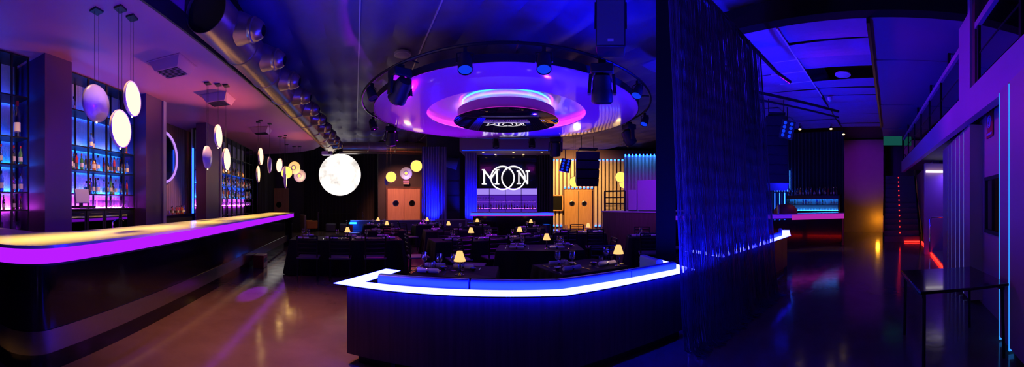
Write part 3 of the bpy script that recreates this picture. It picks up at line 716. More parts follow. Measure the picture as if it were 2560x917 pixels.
# far booth before the moon wall
B3 = [(4.4,14.2), (1.2,14.35), (-.15,13.75), (-.2,14.9)]
t = thing('low_booth_wall', 'long dark low booth back beyond the tables, below the pink doors', 'booth', (2.2,14.1,0))
MB().b2((-2.4,.0,0), (2.6,.14,.80)).build('back_panel', M['vinyl'], t); MB().b2((-2.4,-.02,.80), (2.6,.16,.83)).build('cap_rail', M['panel'], t)
MB().b2((-2.4,-.7,0), (-2.3,.0,.72)).build('end_panel', M['red_box'], t); MB().b2((-2.42,-.72,.72), (-2.15,.05,.75)).build('led_ledge', M['led_cyan'], t)
MB().b2((-2.3,-.5,.12), (2.6,-.02,.42)).build('bench_seat', M['vinyl'], t)
MB().b2((-.2,-.53,.26), (1.8,-.505,.40)).build('seat_front', M['orange'], t)

# ------------------------------------------------------------------ tables
def dining_table(loc, rz, sx, sy, where, low=.02):
    t = thing('dining_table', 'black restaurant table under a black cloth, %s' % where, 'table', (*loc,0), rz, 'restaurant tables')
    MB().box((0,0,.725), (sx-.07,sy-.07,.03)).build('tabletop', M['wood_dark'], t)
    for a in (-1,1):
        for b_ in (-1,1): MB().box((a*(sx/2-.10), b_*(sy/2-.10), .354), (.05,.05,.708)).build('leg', M['steel_black'], t)
    m = MB(); N = 96; vs = []; per = []                # cloth: flat top, rippled skirt
    for k in range(N):
        u = k/N*2*(sx+sy)
        if u < sx: p = (-sx/2+u, -sy/2, 0, -1)
        elif u < sx+sy: p = (sx/2, -sy/2+u-sx, 1, 0)
        elif u < 2*sx+sy: p = (sx/2-(u-sx-sy), sy/2, 0, 1)
        else: p = (-sx/2, sy/2-(u-2*sx-sy), -1, 0)
        per.append(p)
    ph = random.uniform(0,6)
    rows = [(.7475,0,-.012),(.750,0,-.004),(.742,0,.004),(.70,.003,.008),(.5,.012,.02),(.25,.025,.04),(low,.035,.055)]
    for z, amp, o in rows:
        for k, (x, y, nx_, ny_) in enumerate(per):
            cx_, cy_ = math.copysign(1,x), math.copysign(1,y)
            corner = max(0, 1-(min(abs(abs(x)-sx/2)+abs(abs(y)-sy/2), .25)/.25))
            w_ = o+amp*math.sin(k*1.35+ph)+amp*.6*math.sin(k*.53)
            cr = corner*max(0,(.74-z))*.10
            vs.append((x+nx_*w_+cx_*cr, y+ny_*w_+cy_*cr, z))
    R0 = len(rows); fs = [(i*N+k, (i+1)*N+k, (i+1)*N+(k+1) % N, i*N+(k+1) % N) for i in range(R0-1) for k in range(N)]
    fs.append(tuple(range(N)))
    m.add(vs, fs); o = m.build('tablecloth', M['cloth'], None, loc=(*loc,0), rz=rz)
    tag(o, 'black cloth draped over the table %s' % where, 'tablecloth', 'black tablecloths')
    return t
PR = {}
def proto(key, make):
    if key not in PR: PR[key] = Proto(make())
    return PR[key]
def mk_lamp():
    t = thing('table_lamp', None, 'table lamp')
    MB().lathe([(.048,0),(.050,.006),(.03,.014),(.012,.03),(.018,.05),(.010,.075),(.016,.10),(.008,.13),(.007,.17)], 16).build('base', M['lamp_base'], t)
    MB().lathe([(.068,.155),(.030,.265)], 24, cap0=False, cap1=False).build('lamp_shade', M['shade_glow'], t)
    MB().lathe([(.001,.175),(.012,.18),(.014,.195),(.001,.215)], 10).build('bulb', M['bulb'], t)
    return t
def mk_napkin():
    m = MB().lathe([(.004,-.13),(.022,-.128),(.028,-.11),(.026,0),(.029,.11),(.022,.128),(.004,.13)], 12, o=(0,0,.029), axis=(1,0,0))
    o = m.build('rolled_napkin', M['napkin']); MB().lathe([(.0295,-.012),(.0305,0),(.0295,.012)], 12, o=(0,0,.029), axis=(1,0,0), cap0=False, cap1=False).build('napkin_band', M['chrome'], o); return tag(o, None, 'napkin')
def mk_fork():
    m = MB(); m.add([(-.10,-.004,.002),(-.10,.004,.002),(.02,.003,.004),(.02,-.003,.004),(.045,-.011,.006),(.045,.011,.006)], [(0,3,2,1),(3,4,5,2)])
    for k in range(4): m.b2((.045,-.0105+k*.006,.004), (.095,-.0075+k*.006,.007))
    return tag(m.build('fork', M['chrome']), None, 'cutlery')
def mk_knife():
    m = MB(); m.b2((-.11,-.005,0), (0,.005,.005)); m.add([(0,-.005,.001),(.11,-.004,.001),(.10,.006,.001),(0,.006,.001),(0,-.005,.003),(.11,-.004,.003),(.10,.006,.003),(0,.006,.003)], [(3,2,1,0),(4,5,6,7),(0,1,5,4),(1,2,6,5),(2,3,7,6),(3,0,4,7)])
    return tag(m.build('knife', M['chrome']), None, 'cutlery')
def mk_bowl(): return tag(MB().lathe([(.018,0),(.02,.003),(.04,.025),(.042,.035),(.039,.035),(.018,.008),(.001,.007)], 16, cap1=False).build('small_dish', M['chrome']), None, 'dish')
def setting(loc, rz, where, spots, lamp_at=None, gl='wine', gs=1.0, light=0):
    """spots: (x, y, direction the diner faces) in the table's own axes"""
    R = Matrix.Rotation(rz, 3, 'Z'); L = Vector((*loc, .7515))
    w_ = lambda x, y, z=0: tuple(L + R @ Vector((x, y, z)))
    for k, (x, y, f) in enumerate(spots):
        d = Vector((math.cos(f), math.sin(f), 0)); s = Vector((-d.y, d.x, 0)); seat = ORD[k]+' place'
        p = Vector((x,y,0))
        q_ = p+s*.0; proto('napkin', mk_napkin).put(w_(*q_), rz+f+PI/2+random.uniform(-.2,.2), 'rolled white napkin at the %s, table %s' % (seat, where), 'rolled napkins')
        q_ = p+s*.20+d*.02; proto('fork', mk_fork).put(w_(*q_), rz+f, 'steel fork at the %s, table %s' % (seat, where), 'forks')
        q_ = p-s*.20+d*.02; proto('knife', mk_knife).put(w_(*q_), rz+f, 'steel knife at the %s, table %s' % (seat, where), 'knives')
        q_ = p+d*.15-s*.10; put_glass(gl, w_(*q_), 'tall stemmed glass at the %s, table %s' % (seat, where), 'stemmed glasses on the tables', gs)
        q_ = p+d*.13+s*.0; put_glass('tumbler', w_(*q_), 'low tumbler at the %s, table %s' % (seat, where), 'tumblers on the tables', .9*gs)
        q_ = p+d*.12+s*.13; proto('bowl', mk_bowl).put(w_(*q_), 0, 'small metal dish at the %s, table %s' % (seat, where), 'small metal dishes')
    for j, la in enumerate(lamp_at or []):
        proto('tlamp', mk_lamp).put((la[0], la[1], .7515), 0, '%slit cone-shaded table lamp on the table %s' % (['','second '][j], where), 'table lamps')
        lamp('table_lamp_light', 'POINT', (la[0], la[1], .955), (1,.55,.2), .5, .03)
TB = [ # where, centre, rotation, size, lamps, spots, glass scale
 ('beside the long bar', (-.2,7.72), 0, 2.45, .95, [(-.17,7.5)], [(-.95,-.25,PI/2),(-.3,-.25,PI/2),(.35,-.25,PI/2),(.95,-.25,PI/2),(-.9,.25,-PI/2),(.1,.25,-PI/2),(.85,.25,-PI/2)]),
 ('behind the near booth front', (1.18,3.84), -.47, .95, .70, [(1.14,3.60)], [(-.30,-.20,PI/2),(-.30,.16,-PI/2),(.06,.14,-PI/2)]),
 ('in the near booth right arm', (2.66,3.43), -.06, .98, .76, [(3.02,3.10)], [(-.25,-.20,PI/2),(.30,-.18,PI/2),(-.2,.2,-PI/2)]),
 ('midway behind the near booth', (3.15,5.25), -.50, 1.5, .85, [(3.16,5.02)], [(-.4,-.2,PI/2),(.3,-.22,PI/2),(-.4,.2,-PI/2),(.45,.2,-PI/2)]),
 ('of the long canopy row', (3.1,7.12), -.02, 2.95, .85, [(2.45,6.93),(3.56,6.80)], [(-1.1,-.22,PI/2),(-.35,-.22,PI/2),(.3,-.22,PI/2),(1.0,-.22,PI/2),(-.9,.22,-PI/2),(0,.22,-PI/2),(.9,.22,-PI/2)]),
 ('before the oak double door', (5.68,7.38), -.6, 1.4, .84, [(5.66,6.95)], [(-.45,-.22,PI/2),(.1,-.22,PI/2),(.5,-.2,PI/2),(-.4,.22,-PI/2),(.35,.22,-PI/2)]),
 ('below the purple panels', (6.22,5.45), -.75, .85, .75, [], [(-.22,-.2,PI/2),(.25,-.2,PI/2),(0,.2,-PI/2)]),
 ('left before the small bar', (4.1,10.95), -.4, .9, .8, [(4.05,10.83)], [(-.2,-.2,PI/2),(.2,.2,-PI/2)]),
 ('right before the small bar', (5.45,9.7), -.4, .9, .8, [(5.42,9.57)], [(-.2,-.2,PI/2),(.25,.15,-PI/2)]),
 ('before the dark curtain gap', (2.65,9.65), -.1, 1.3, .8, [(2.66,9.47)], [(-.3,-.2,PI/2),(.3,-.2,PI/2),(-.3,.2,-PI/2)]),
 ('nearer before the pink doors', (.9,10.05), 0, 1.1, .8, [(.92,9.86)], [(-.3,-.2,PI/2),(.3,.2,-PI/2)]),
 ('farther before the pink doors', (.85,12.5), 0, 1.1, .8, [(.83,12.37)], [(-.3,-.2,PI/2),(.3,.2,-PI/2)]),
 ('by the left blue curtain', (2.65,12.3), 0, 1.0, .8, [(2.6,12.13)], [(-.25,-.2,PI/2),(.25,.2,-PI/2)]),
]
for where, c, rz, sx, sy, lamps, spots in TB:
    dining_table(c, rz, sx, sy, where, .02 if c[1] > 4.5 or c[0] > 5 else .48); setting(c, rz, where, spots, lamps)
lamps_for = None
# dark chairs
def mk_chair():
    t = thing('dining_chair', None, 'chair')
    MB().box((0,0,.445), (.44,.43,.035)).build('seat', M['vinyl'], t, bev=.012)
    for sx in (-1,1):
        MB().tube([(sx*.19,.19,0), (sx*.19,.185,.43)], .016, 8).build('leg', M['steel_black'], t)
        MB().tube([(sx*.20,-.22,0), (sx*.19,-.19,.43)], .017, 8).build('leg', M['steel_black'], t)
    m = MB()
    for sx in (-1,1): m.tube([(sx*.19,-.19,.42), (sx*.195,-.20,.6), (sx*.20,-.25,.90)], .016, 8)
    for k, z in enumerate((.56,.65,.74,.83,.895)):
        y = -.20-.05*(z-.56)/.34; m.tube([(-.195,y,z), (-.1,y-.02,z), (0,y-.028,z), (.1,y-.02,z), (.195,y,z)], .013, 6)
    m.build('backrest', M['steel_black'], t)
    for sx in (-1,1): MB().tube([(sx*.19,-.2,.20), (sx*.19,.185,.22)], .009, 6).build('stretcher', M['steel_black'], t)
    return t
CH = [((-.95,6.93),0,'at the table beside the long bar, first place from the bar'), ((-.3,6.93),0,'at the table beside the long bar, second place from the bar'), ((.4,6.93),0,'at the table beside the long bar, third place from the bar'),
 ((1.29,6.90),-PI/2,'at the left end of the long table row'), ((2.0,6.38),0,'on the near side of the long table row, leftmost'), ((2.75,6.36),0,'on the near side of the long table row, second from left'), ((3.5,6.36),.05,'on the near side of the long table row, third from left'), ((4.2,6.33),0,'on the near side of the long table row, rightmost'),
 ((2.2,7.86),PI,'on the far side of the long table row, leftmost'), ((3.4,7.86),PI,'on the far side of the long table row, rightmost'),
 ((3.60,4.12),-.5,'at the near side of the table midway behind the booth'), ((2.04,5.66),-2.07,'at the left end of the table midway behind the booth'), ((4.14,4.71),1.07,'at the right end of the table midway behind the booth'),
 ((2.55,8.96),-.1,'near side of the table before the dark curtain gap'), ((1.75,10.9),-PI/2+.4,'standing free before the blue curtain'), ((.95,9.30),0,'near side of the nearer table before the pink doors'),
 ((5.01,6.93),-.6,'near side of the table before the oak door, first place'), ((5.55,6.56),-.6,'near side of the table before the oak door, second place'), ((6.10,7.99),PI-.6,'far side of the table before the oak door'),
 ((5.75,4.94),-.75,'near side of the table below the purple panels'), ((6.77,4.93),.82,'right of the table below the purple panels'), ((6.69,5.95),PI-.75,'far side of the table below the purple panels'),
 ((5.17,9.04),-.4,'before the right end of the small bar'), ((3.82,10.29),-.4,'before the left end of the small bar'), ((1.80,12.3),-PI/2,'by the far left blue curtain'), ((-.05,12.5),-PI/2,'left of the farther table before the pink doors')]
for loc, rz, w_ in CH: proto('chair', mk_chair).put((*loc,0), rz, 'dark ladder-back dining chair, %s' % w_, 'dining chairs')
# ------------------------------------------------------------------ pleated fabric
def pleats(a, b_, z0, z1, depth=.05, pitch=.16, flare=.0, rows=6):
    a, b_ = Vector((*a,0)), Vector((*b_,0)); L = (b_-a).length; d = (b_-a)/L; n = Vector((-d.y, d.x, 0)); N = max(8, int(L/pitch*8)); vs = []
    for j in range(rows+1):
        z = lerp(z1, z0, j/rows); am = depth*(.7+.5*j/rows)
        for i in range(N+1):
            u = L*i/N; p = a+d*u+n*(am*math.sin(2*PI*u/pitch+.35*math.sin(u*2.1))+.3*am*math.sin(u*4.3)); vs.append((p.x, p.y, z))
    m = MB(); m.add(vs, [(j*(N+1)+i, (j+1)*(N+1)+i, (j+1)*(N+1)+i+1, j*(N+1)+i+1) for j in range(rows) for i in range(N)])
    return m
def curtain(name, label, a, b_, z0, z1, mt, **k):
    o = pleats(a, b_, z0, z1, **k).build(name, M[mt]); s = o.modifiers.new('cloth', 'SOLIDIFY'); s.thickness = .004; return tag(o, label, 'curtain')
curtain('velvet_curtain', 'wide black velvet curtain behind the glowing moon', (-2.9,19.3), (4.9,19.3), .02, 4.6, 'curtain')
curtain('velvet_curtain', 'black curtain at the far end of the bottle shelving', (-4.5,15.3), (-4.45,18.6), .02, 3.9, 'curtain')
# the moon
t = thing('moon_lightbox', 'large round glowing moon lightbox hung before the black curtain', 'lightbox', (-.85,18.9,3.11))
MB().lathe([(1.16,-.10),(1.15,-.115),(.001,-.116)], 96, axis=(0,1,0), cap0=False).build('moon_face', M['moon'], t)
MB().lathe([(1.16,-.115),(1.21,-.115),(1.21,.06),(.001,.06)], 96, axis=(0,1,0), cap0=False).build('casing', M['black'], t)
for x in (-.5,.5): MB().tube([(x,0,1.1), (x,0,1.62)], .006, 5).build('hanging_cable', M['steel_black'], t)
lamp('moon_light', 'AREA', (-.85,18.7,3.11), (1,.93,.88), 10, sx=1.9, sy=1.9, target=(-.85,10,2.5))
# doors in the north wall
def double_door(o, wdt, hgt, mt, frame):
    for k, s in enumerate((-1,1)):
        d = MB().b2((min(0,s*wdt/2)+.006, -.03, .01), (max(0,s*wdt/2)-.006, .03, hgt)).build('door_leaf', M[mt], o)
        MB().lathe([(.13,-.038),(.15,-.042),(.165,-.036),(.165,-.028)], 28, o=(s*wdt*.25,0,hgt*.66), axis=(0,1,0), cap0=False, cap1=False).build('porthole_rim', M['steel'], d)
        MB().lathe([(.001,-.036),(.135,-.035)], 28, o=(s*wdt*.25,0,hgt*.66), axis=(0,1,0), cap1=False).build('porthole_pane', M['black_gloss'], d)
    m = MB()
    for s in (-1,1): m.box((s*(wdt/2+.04), 0, hgt/2), (.08,.12,hgt))
    m.box((0,0,hgt+.04), (wdt+.16,.12,.08)); m.build('door_frame', M[frame], o)
    MB().b2((-.012,-.036,.01),(.012,-.028,hgt)).build('meeting_strip', M['black'], o)
t = bpy.data.objects.new('door_1', None); C.objects.link(t); t['kind'] = 'structure'; t.location = (2.55,17.75,0); double_door(t, 1.72, 2.32, 'pink_door', 'slat_dark')
struct('wall_door', MB().b2((1.2,17.9,0), (5.2,18.1,4.9)), M['dark_plaster'])
t = thing('emergency_light', 'small white emergency light box above the pink double door', 'emergency light', (2.66,17.66,2.66)); MB().box((0,0,0), (.32,.08,.11)).build('housing', M['lamp_shell'], t, bev=.01); MB().box((0,-.02,-.10), (.30,.03,.07)).build('diffuser', M['panel'], t); MB().box((0,.06,0), (.2,.06,.1)).build('mounting_plate', M['panel'], t)
t = bpy.data.objects.new('door_2', None); C.objects.link(t); t['kind'] = 'structure'; t.location = (-4.02,18.2,0)
d = MB().b2((-.42,-.03,.0), (.42,.03,2.35)).build('door_leaf', M['wood_door'], t); MB().lathe([(.001,-.04),(.15,-.038),(.16,-.03)], 24, o=(-.12,0,1.45), axis=(0,1,0), cap1=False).build('porthole_pane', M['black_gloss'], d)
# armchair, stanchions
t = thing('armchair', 'orange lounge armchair with a taupe back at the far end of the bar', 'armchair', (-2.45,18.2,0), .5)
MB().box((0,0,.30), (.66,.66,.24)).build('seat', M['orange'], t, bev=.05); MB().box((-.36,0,.46), (.14,.7,.92), 0, 0, -.08).build('backrest', M['grey_fab'], t, bev=.05)
for s in (-1,1): MB().box((.0,s*.36,.40), (.62,.10,.42)).build('armrest', M['orange'], t, bev=.04)
for a in (-1,1):
    for b_ in (-1,1): MB().lathe([(.018,0),(.025,.19)], 8, o=(a*.26,b_*.26,0)).build('leg', M['black'], t)
for k, (x, y) in enumerate(((-2.05,18.75), (.42,18.75))):
    t = thing('rope_stanchion', 'slim dark %s stanchion before the moon curtain' % ('left' if not k else 'right'), 'stanchion', (x,y,0), 0, 'stanchions')
    MB().lathe([(.16,0),(.16,.015),(.03,.03)], 24).build('base', M['steel'], t); MB().lathe([(.03,.02),(.03,.98),(.036,.985),(.036,1.04),(.001,1.05)], 16).build('post', M['steel'], t)
tag(MB().tube([(-2.002,18.75,.99), (-.8,18.75,.97), (.37,18.75,.99)], .012, 6).build('barrier_belt', M['curtain']), 'dark retractable belt between the two stanchions', 'barrier belt')
for k, x in enumerate((-1.3,-.55)):
    t = thing('low_stool', 'dark low pouf before the moon curtain, %s from the bar' % ORD[k], 'stool', (x,18.2,0), 0, 'low poufs'); MB().box((0,0,.24), (.55,.5,.40)).build('cushion', M['vinyl'], t, bev=.05); MB().box((0,0,.02), (.45,.4,.04)).build('base', M['black'], t)
# blue-lit voile columns and the dark gap between them
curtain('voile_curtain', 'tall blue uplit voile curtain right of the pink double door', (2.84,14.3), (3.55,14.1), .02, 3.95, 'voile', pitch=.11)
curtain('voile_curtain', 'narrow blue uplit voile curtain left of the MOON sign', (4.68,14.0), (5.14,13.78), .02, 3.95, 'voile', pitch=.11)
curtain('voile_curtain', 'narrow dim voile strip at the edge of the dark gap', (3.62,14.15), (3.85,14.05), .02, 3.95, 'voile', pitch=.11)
for k, (x, y, w_) in enumerate(((3.28,13.72,'right of the pink doors'), (4.72,13.35,'left of the small bar'), (6.95,11.05,'at the right end of the small bar'))):
    t = thing('floor_uplight', 'round blue floor uplight %s' % w_, 'uplight', (x,y,0), 0, 'blue floor uplights')
    MB().lathe([(.15,0),(.17,.02),(.17,.70),(.15,.73)], 24, cap1=False).build('housing', M['black'], t); MB().lathe([(.15,.722),(.001,.726)], 24, cap0=False).build('lens', M['uplight_lens'], t)
    lamp('uplight_beam', 'SPOT', (x,y,.8), (.002,.006,1), 1000 if k < 2 else 40, .08, (x+(.0,.20,.1)[k],y+.5,(1.3,1.3,3)[k]), 76, .9)
struct('wall_gap', MB().b2((3.3,15.4,0), (6.2,15.6,4.9)), M['dark_plaster'])
t = thing('equipment_rack', 'black equipment rack in the dark gap between the blue curtains', 'rack', (4.25,14.9,0), -.28)
MB().b2((-.45,0,0), (.45,.5,3.6)).build('cabinet', M['black'], t)
for z in (.6,1.2,1.85,2.5): MB().b2((-.47,-.03,z), (.47,.02,z+.05)).build('shelf', M['steel_black'], t)
MB().lathe([(.22,-.25),(.26,.25)], 20, o=(.1,-.05,3.35), axis=(1,0,-.2)).build('speaker_horn', M['vinyl'], t)

# ------------------------------------------------------------------ small bar under the MOON sign (its own axes: x along, y away)
MR = -.459; MO = (5.83,11.73,0); S_ = .0182
def sx(px): return (px-1281)*S_
def sz(py): return EYE+(507-py)*S_
t = thing('bar_counter', 'small bar counter with a cyan-violet glowing edge under the MOON sign', 'bar counter', MO, MR)
MB().b2((-1.62,-.02,1.16), (1.6,.55,1.19)).build('bar_top', M['top_lam'], t)
m = MB(); m.b2((-1.62,-.015,1.078), (1.6,.0,1.16)); m.b2((-1.62,.0,1.078), (-1.605,.5,1.16)); m.build('led_band', glow('small_bar_led', (.05,.17,1.0), 1.1), t)
MB().b2((-1.62,-.015,1.05), (1.6,.5,1.077)).build('underside', glow('small_bar_led_pink', (.7,.03,.8), 1.0), t)
MB().b2((-1.55,.12,0), (1.53,.5,1.03)).build('front_panel', M['black_gloss'], t)
t = thing('back_bar', 'violet backlit shelving with bottles and glasses under the MOON sign', 'shelving', MO, MR); bb = t
MB().b2((-1.75,2.42,.9), (1.12,2.46,2.25)).build('back_panel', glow('backlit_violet_panel', (.17,.03,1), .42), t)
m = MB().b2((-1.75,2.0,.0), (1.12,2.42,1.10)); m.build('base_cabinet', M['black'], t)
for z in (1.28,1.58,1.90): MB().b2((-1.75,2.15,z-.015), (1.12,2.42,z)).build('shelf', M['steel_black'], t)
for x in (-1.75,-1.03,-.31,.40,1.12): MB().b2((x-.012,2.14,1.1), (x+.012,2.17,2.20)).build('divider', M['steel_black'], t)
MB().b2((-1.75,2.2,1.925), (1.12,2.22,2.19)).build('light_panel', glow('violet_light_panel', (.42,.28,1), .9), t)
for z in (1.285,1.585): MB().b2((-1.7,2.40,z), (1.08,2.415,z+.012)).build('light_strip', glow('violet_strip', (.30,.06,1), 9), t)
ML = Matrix.Translation(MO) @ Matrix.Rotation(MR, 4, 'Z')
def ml(x, y, z): return tuple(ML @ Vector((x,y,z)))
for k in range(24):
    x = -1.66+k*.117; put_glass('wine' if k < 8 else 'tumbler', ml(x, 2.22+(k % 2)*.06, 1.58), 'small glass, %s from the left on the upper back shelf below the MOON sign' % ((ORD+['seventeenth','eighteenth','nineteenth','twentieth','twenty-first','twenty-second','twenty-third','twenty-fourth'])[k]), 'glasses below the sign', 1.1)
for k in range(24):
    x = -1.66+k*.117; kk = random.randrange(10); put_bottle(kk, ml(x, 2.24, 1.28), '%s, %s from the left on the back shelf below the MOON sign' % (KINDS[kk][4], (ORD+['seventeenth','eighteenth','nineteenth','twentieth','twenty-first','twenty-second','twenty-third','twenty-fourth'])[k]), 'bottles below the sign', True, .77)
# the screen and its sign
tag(MB().b2((-1.72,2.30,2.21), (1.10,2.36,3.80)).xform(ML).build('sign_screen', M['black_gloss']), 'black glossy panel carrying the MOON sign', 'panel')
t = thing('moon_sign', 'white glowing MOON sign with two interlocked rings for the Os', 'sign', MO, MR)
def letter(strokes, name):
    m = MB()
    for (x0, y0, x1, y1, w_) in strokes:
        a, b_ = Vector((sx(x0), sz(y0))), Vector((sx(x1), sz(y1))); d = (b_-a).normalized(); n = Vector((-d.y, d.x))*w_*S_/2
        q_ = [a-n, b_-n, b_+n, a+n]; vs = [(p.x, 2.03, p.y) for p in q_]+[(p.x, 2.07, p.y) for p in q_]
        m.add(vs, [(0,1,2,3),(7,6,5,4),(0,4,5,1),(1,5,6,2),(2,6,7,3),(3,7,4,0)])
    return m.build(name, M['led_white'], t, smooth=False)
letter([(1212,425.5,1212,461,3.4), (1243.5,425.5,1243.5,461,3.8), (1210.5,425.5,1228.5,448.5,4.2), (1228,448.5,1243.5,426.5,3.2), (1206.5,426,1214,426,2.4), (1241,426,1249,426,2.4), (1206.5,460.5,1217.5,460.5,2.6), (1238,460.5,1249,460.5,2.6)], 'letter_m')
letter([(1297,428.5,1297,460,3.0), (1318.5,428.5,1318.5,461,3.0), (1296,429,1318.5,459.5,4.2), (1291.5,429,1299,429,2.4), (1313.5,429,1324,429,2.4), (1292,459.7,1302.5,459.7,2.6)], 'letter_n')
for px in (1257.2,1283.8):
    m = MB(); r = .515
    m.lathe([(r-.028,-.03),(r+.028,-.03),(r+.028,.02),(r-.028,.02),(r-.028,-.03)], 72, o=(sx(px), 2.06, sz(446)), axis=(0,1,0), cap0=False, cap1=False); m.build('ring_letter_o', M['led_white'], t)
# lowered ceiling over the small bar with downlights
m = MB().b2((-2.2,1.0,3.72), (2.1,2.9,4.3)).xform(ML); cb = struct('ceiling_bar', m, M['fascia'])
MB().b2((-2.1,.97,3.72), (1.6,.998,3.75)).xform(ML).build('light_strip', M['lens_blue'], cb)
for k, (x, y) in enumerate(((-1.25,1.5), (.05,1.5), (1.25,1.35), (-.75,2.05), (.5,2.05))):
    t = thing('downlight', 'small warm downlight in the lowered ceiling above the sign, %s' % ['front row left','front row middle','front row right','rear row left','rear row right'][k], 'downlight', ml(x,y,3.72), 0, 'warm downlights above the sign')
    MB().lathe([(.075,0),(.075,-.012),(.05,-.012)], 16, cap0=False, cap1=False).build('bezel', M['panel'], t); MB().lathe([(.05,-.008),(.001,-.006)], 16, cap0=False).build('lens', M['led_warm'], t)
curtain('velvet_curtain', 'narrow black curtain right of the MOON sign', ml(1.15,2.1,0)[:2], ml(1.75,1.9,0)[:2], .02, 3.7, 'curtain', pitch=.12)
struct('wall_bar', MB().b2((-2.1,2.6,0), (1.9,2.75,4.9)).xform(ML), M['dark_plaster'])

# ------------------------------------------------------------------ slatted corner wall with the oak doors
NL = Matrix.Translation(NE0) @ Matrix.Rotation(ne_rz, 4, 'Z')          # x along the wall, -y towards the room
Lw = (NE1-NE0).length
if (NL.to_3x3() @ Vector((0,-1,0))).dot(ne_n) < 0: print('NE wall axis flipped')
skip_ = lambda x, z: 1.25 < x < 3.05 and z < 2.5
m = MB(); mb2 = MB(); x = .12
while x < Lw:
    z0 = 2.42 if 1.47 < x < 3.2 else .10
    m.b2((x-.075,-.10,z0), (x+.075,-.02,4.22))
    for z in ((z0+.02) , 4.15): mb2.b2((x-.05,-.135,z), (x+.05,-.115,z+.07))
    x += .235
w_ = struct('wall_slats', m.xform(NL), M['slat']); mb2.xform(NL).build('light_strip', M['led_blue'], w_)
t = bpy.data.objects.new('door_3', None); C.objects.link(t); t['kind'] = 'structure'; t.matrix_world = NL @ Matrix.Translation((2.34,-.06,0)); double_door(t, 1.50, 2.28, 'wood_door', 'wood_door')
t = thing('framed_niche', 'black panel in a square oak frame left of the oak double door', 'frame', (0,0,0)); t.matrix_world = NL @ Matrix.Translation((1.02,-.20,1.55))
m = MB()
for s in (-1,1): m.box((s*.38,0,0), (.07,.16,.98)); m.box((0,0,s*.455), (.83,.16,.07))
m.build('frame', M['wood_door'], t); MB().box((0,.03,0), (.72,.04,.88)).build('black_panel', M['matte_black'], t)

# ------------------------------------------------------------------ raised platform with rail and purple panels
t = thing('raised_platform', 'dark raised platform with a black rail, right of the oak doors', 'platform', (0,0,0)); pf = [(8.64,9.75), (9.3,7.25), (11.9,7.9), (11.2,10.45)]
MB().prism(pf, 0, 1.2).build('platform_body', M['wood_dark'], t, smooth=False); MB().prism([(8.6,9.78), (9.27,7.2), (11.9,7.86), (11.2,10.5)], 1.2, 1.25).build('platform_floor', M['panel'], t, smooth=False)
a, b_ = Vector((8.70,9.68,1.25)), Vector((8.93,8.82,1.25)); up = Vector((0,0,1))
for k in (0,1): p = a.lerp(b_, k); MB().tube([p, p+up*.74], .03, 8).build('post', M['steel_black'], t)
for h in (.28,.50,.74): MB().tube([a+up*h, b_+up*h], .018 if h < .7 else .028, 8).build('rail', M['steel_black'], t)
for h in (.05,.10,.15,.20,.24): MB().tube([a+up*h, b_+up*h], .008, 6).build('wire', M['steel_black'], t)
q_ = Vector((8.93,8.80,0)); q2 = Vector((9.28,7.40,0)); dq = (q2-q_).normalized()
for k, (u0, u1, zt, lb) in enumerate(((.08,.42,2.02,'lower narrow violet screen panel on the raised platform'), (.46,1.40,2.36,'large violet screen panel on the raised platform, beside the pillar'))):
    p0, p1 = q_+dq*u0, q_+dq*u1; c = (p0+p1)/2
    t = thing('screen_panel', lb, 'panel', (c.x+.07,c.y,1.254), math.atan2(dq.y,dq.x)); MB().box((0,0,(zt-1.25)/2+.02), ((u1-u0),.04,zt-1.29)).build('panel', M['panel'], t, bev=.006); MB().box((0,0,.012), ((u1-u0)*.8,.14,.024)).build('foot', M['black'], t)
m = MB(); mb2 = MB(); a, b_ = Vector((10.45,10.3,0)), Vector((11.42,9.12,0)); dv = (b_-a).normalized(); L2 = (b_-a).length; k = 0
rz_ = math.atan2(dv.y, dv.x)
while k*.155 < L2:
    p = a+dv*k*.155; m.box((p.x,p.y,2.4), (.07,.07,2.3), rz_); mb2.box((p.x-.06,p.y-.06,3.58), (.05,.03,.10), rz_); k += 1
m.box(((a.x+b_.x)/2+.08,(a.y+b_.y)/2+.08,2.4), (L2+.1,.05,2.4), rz_)
w_ = struct('wall_platform', m, M['slat']); mb2.build('light_strip', M['led_blue'], w_)
lamp('slat_light', 'AREA', (10.75,9.45,3.72), (.03,.25,1), 12, sx=1.3, sy=.1, target=(10.95,9.7,2.0))
# black pillar beside the string curtain
t = struct('pillar', MB().box((4.22,3.27,2.475), (.30,.30,4.95), -.9155), M['matte_black'])

# ------------------------------------------------------------------ hung line arrays and blinders
def line_array(label, loc, rz, n, w_, hh, lean):
    t = thing('line_array', label, 'loudspeaker array', loc, rz); z = 0; y = 0; an = 0
    for k in range(n):
        an += lean; m = MB(); m.box((0,0,0), (w_,.42,hh*.94)); m.box((0,-.215,0), (w_*.9,.02,hh*.8))
        m.xform(Matrix.Translation((0,y,z-hh/2)) @ Matrix.Rotation(an, 4, 'X')); m.build('cabinet', M['black'], t); z -= hh*math.cos(an); y += hh*math.sin(an)*.9
    m = MB(); m.box((0,0,.06), (w_*.8,.5,.05)); m.tube([(-.2,0,.06), (-.2,0,.5)], .01, 5); m.tube([(.2,0,.06), (.2,0,.5)], .01, 5); m.build('rigging_frame', M['steel_black'], t)
line_array('black curved loudspeaker array hanging before the oak double door', (6.98,8.60,3.22), -.55, 4, .72, .27, .12)
line_array('black loudspeaker array hanging past the string curtain', (8.45,2.95,3.78), -1.15, 7, .55, .27, -.06)
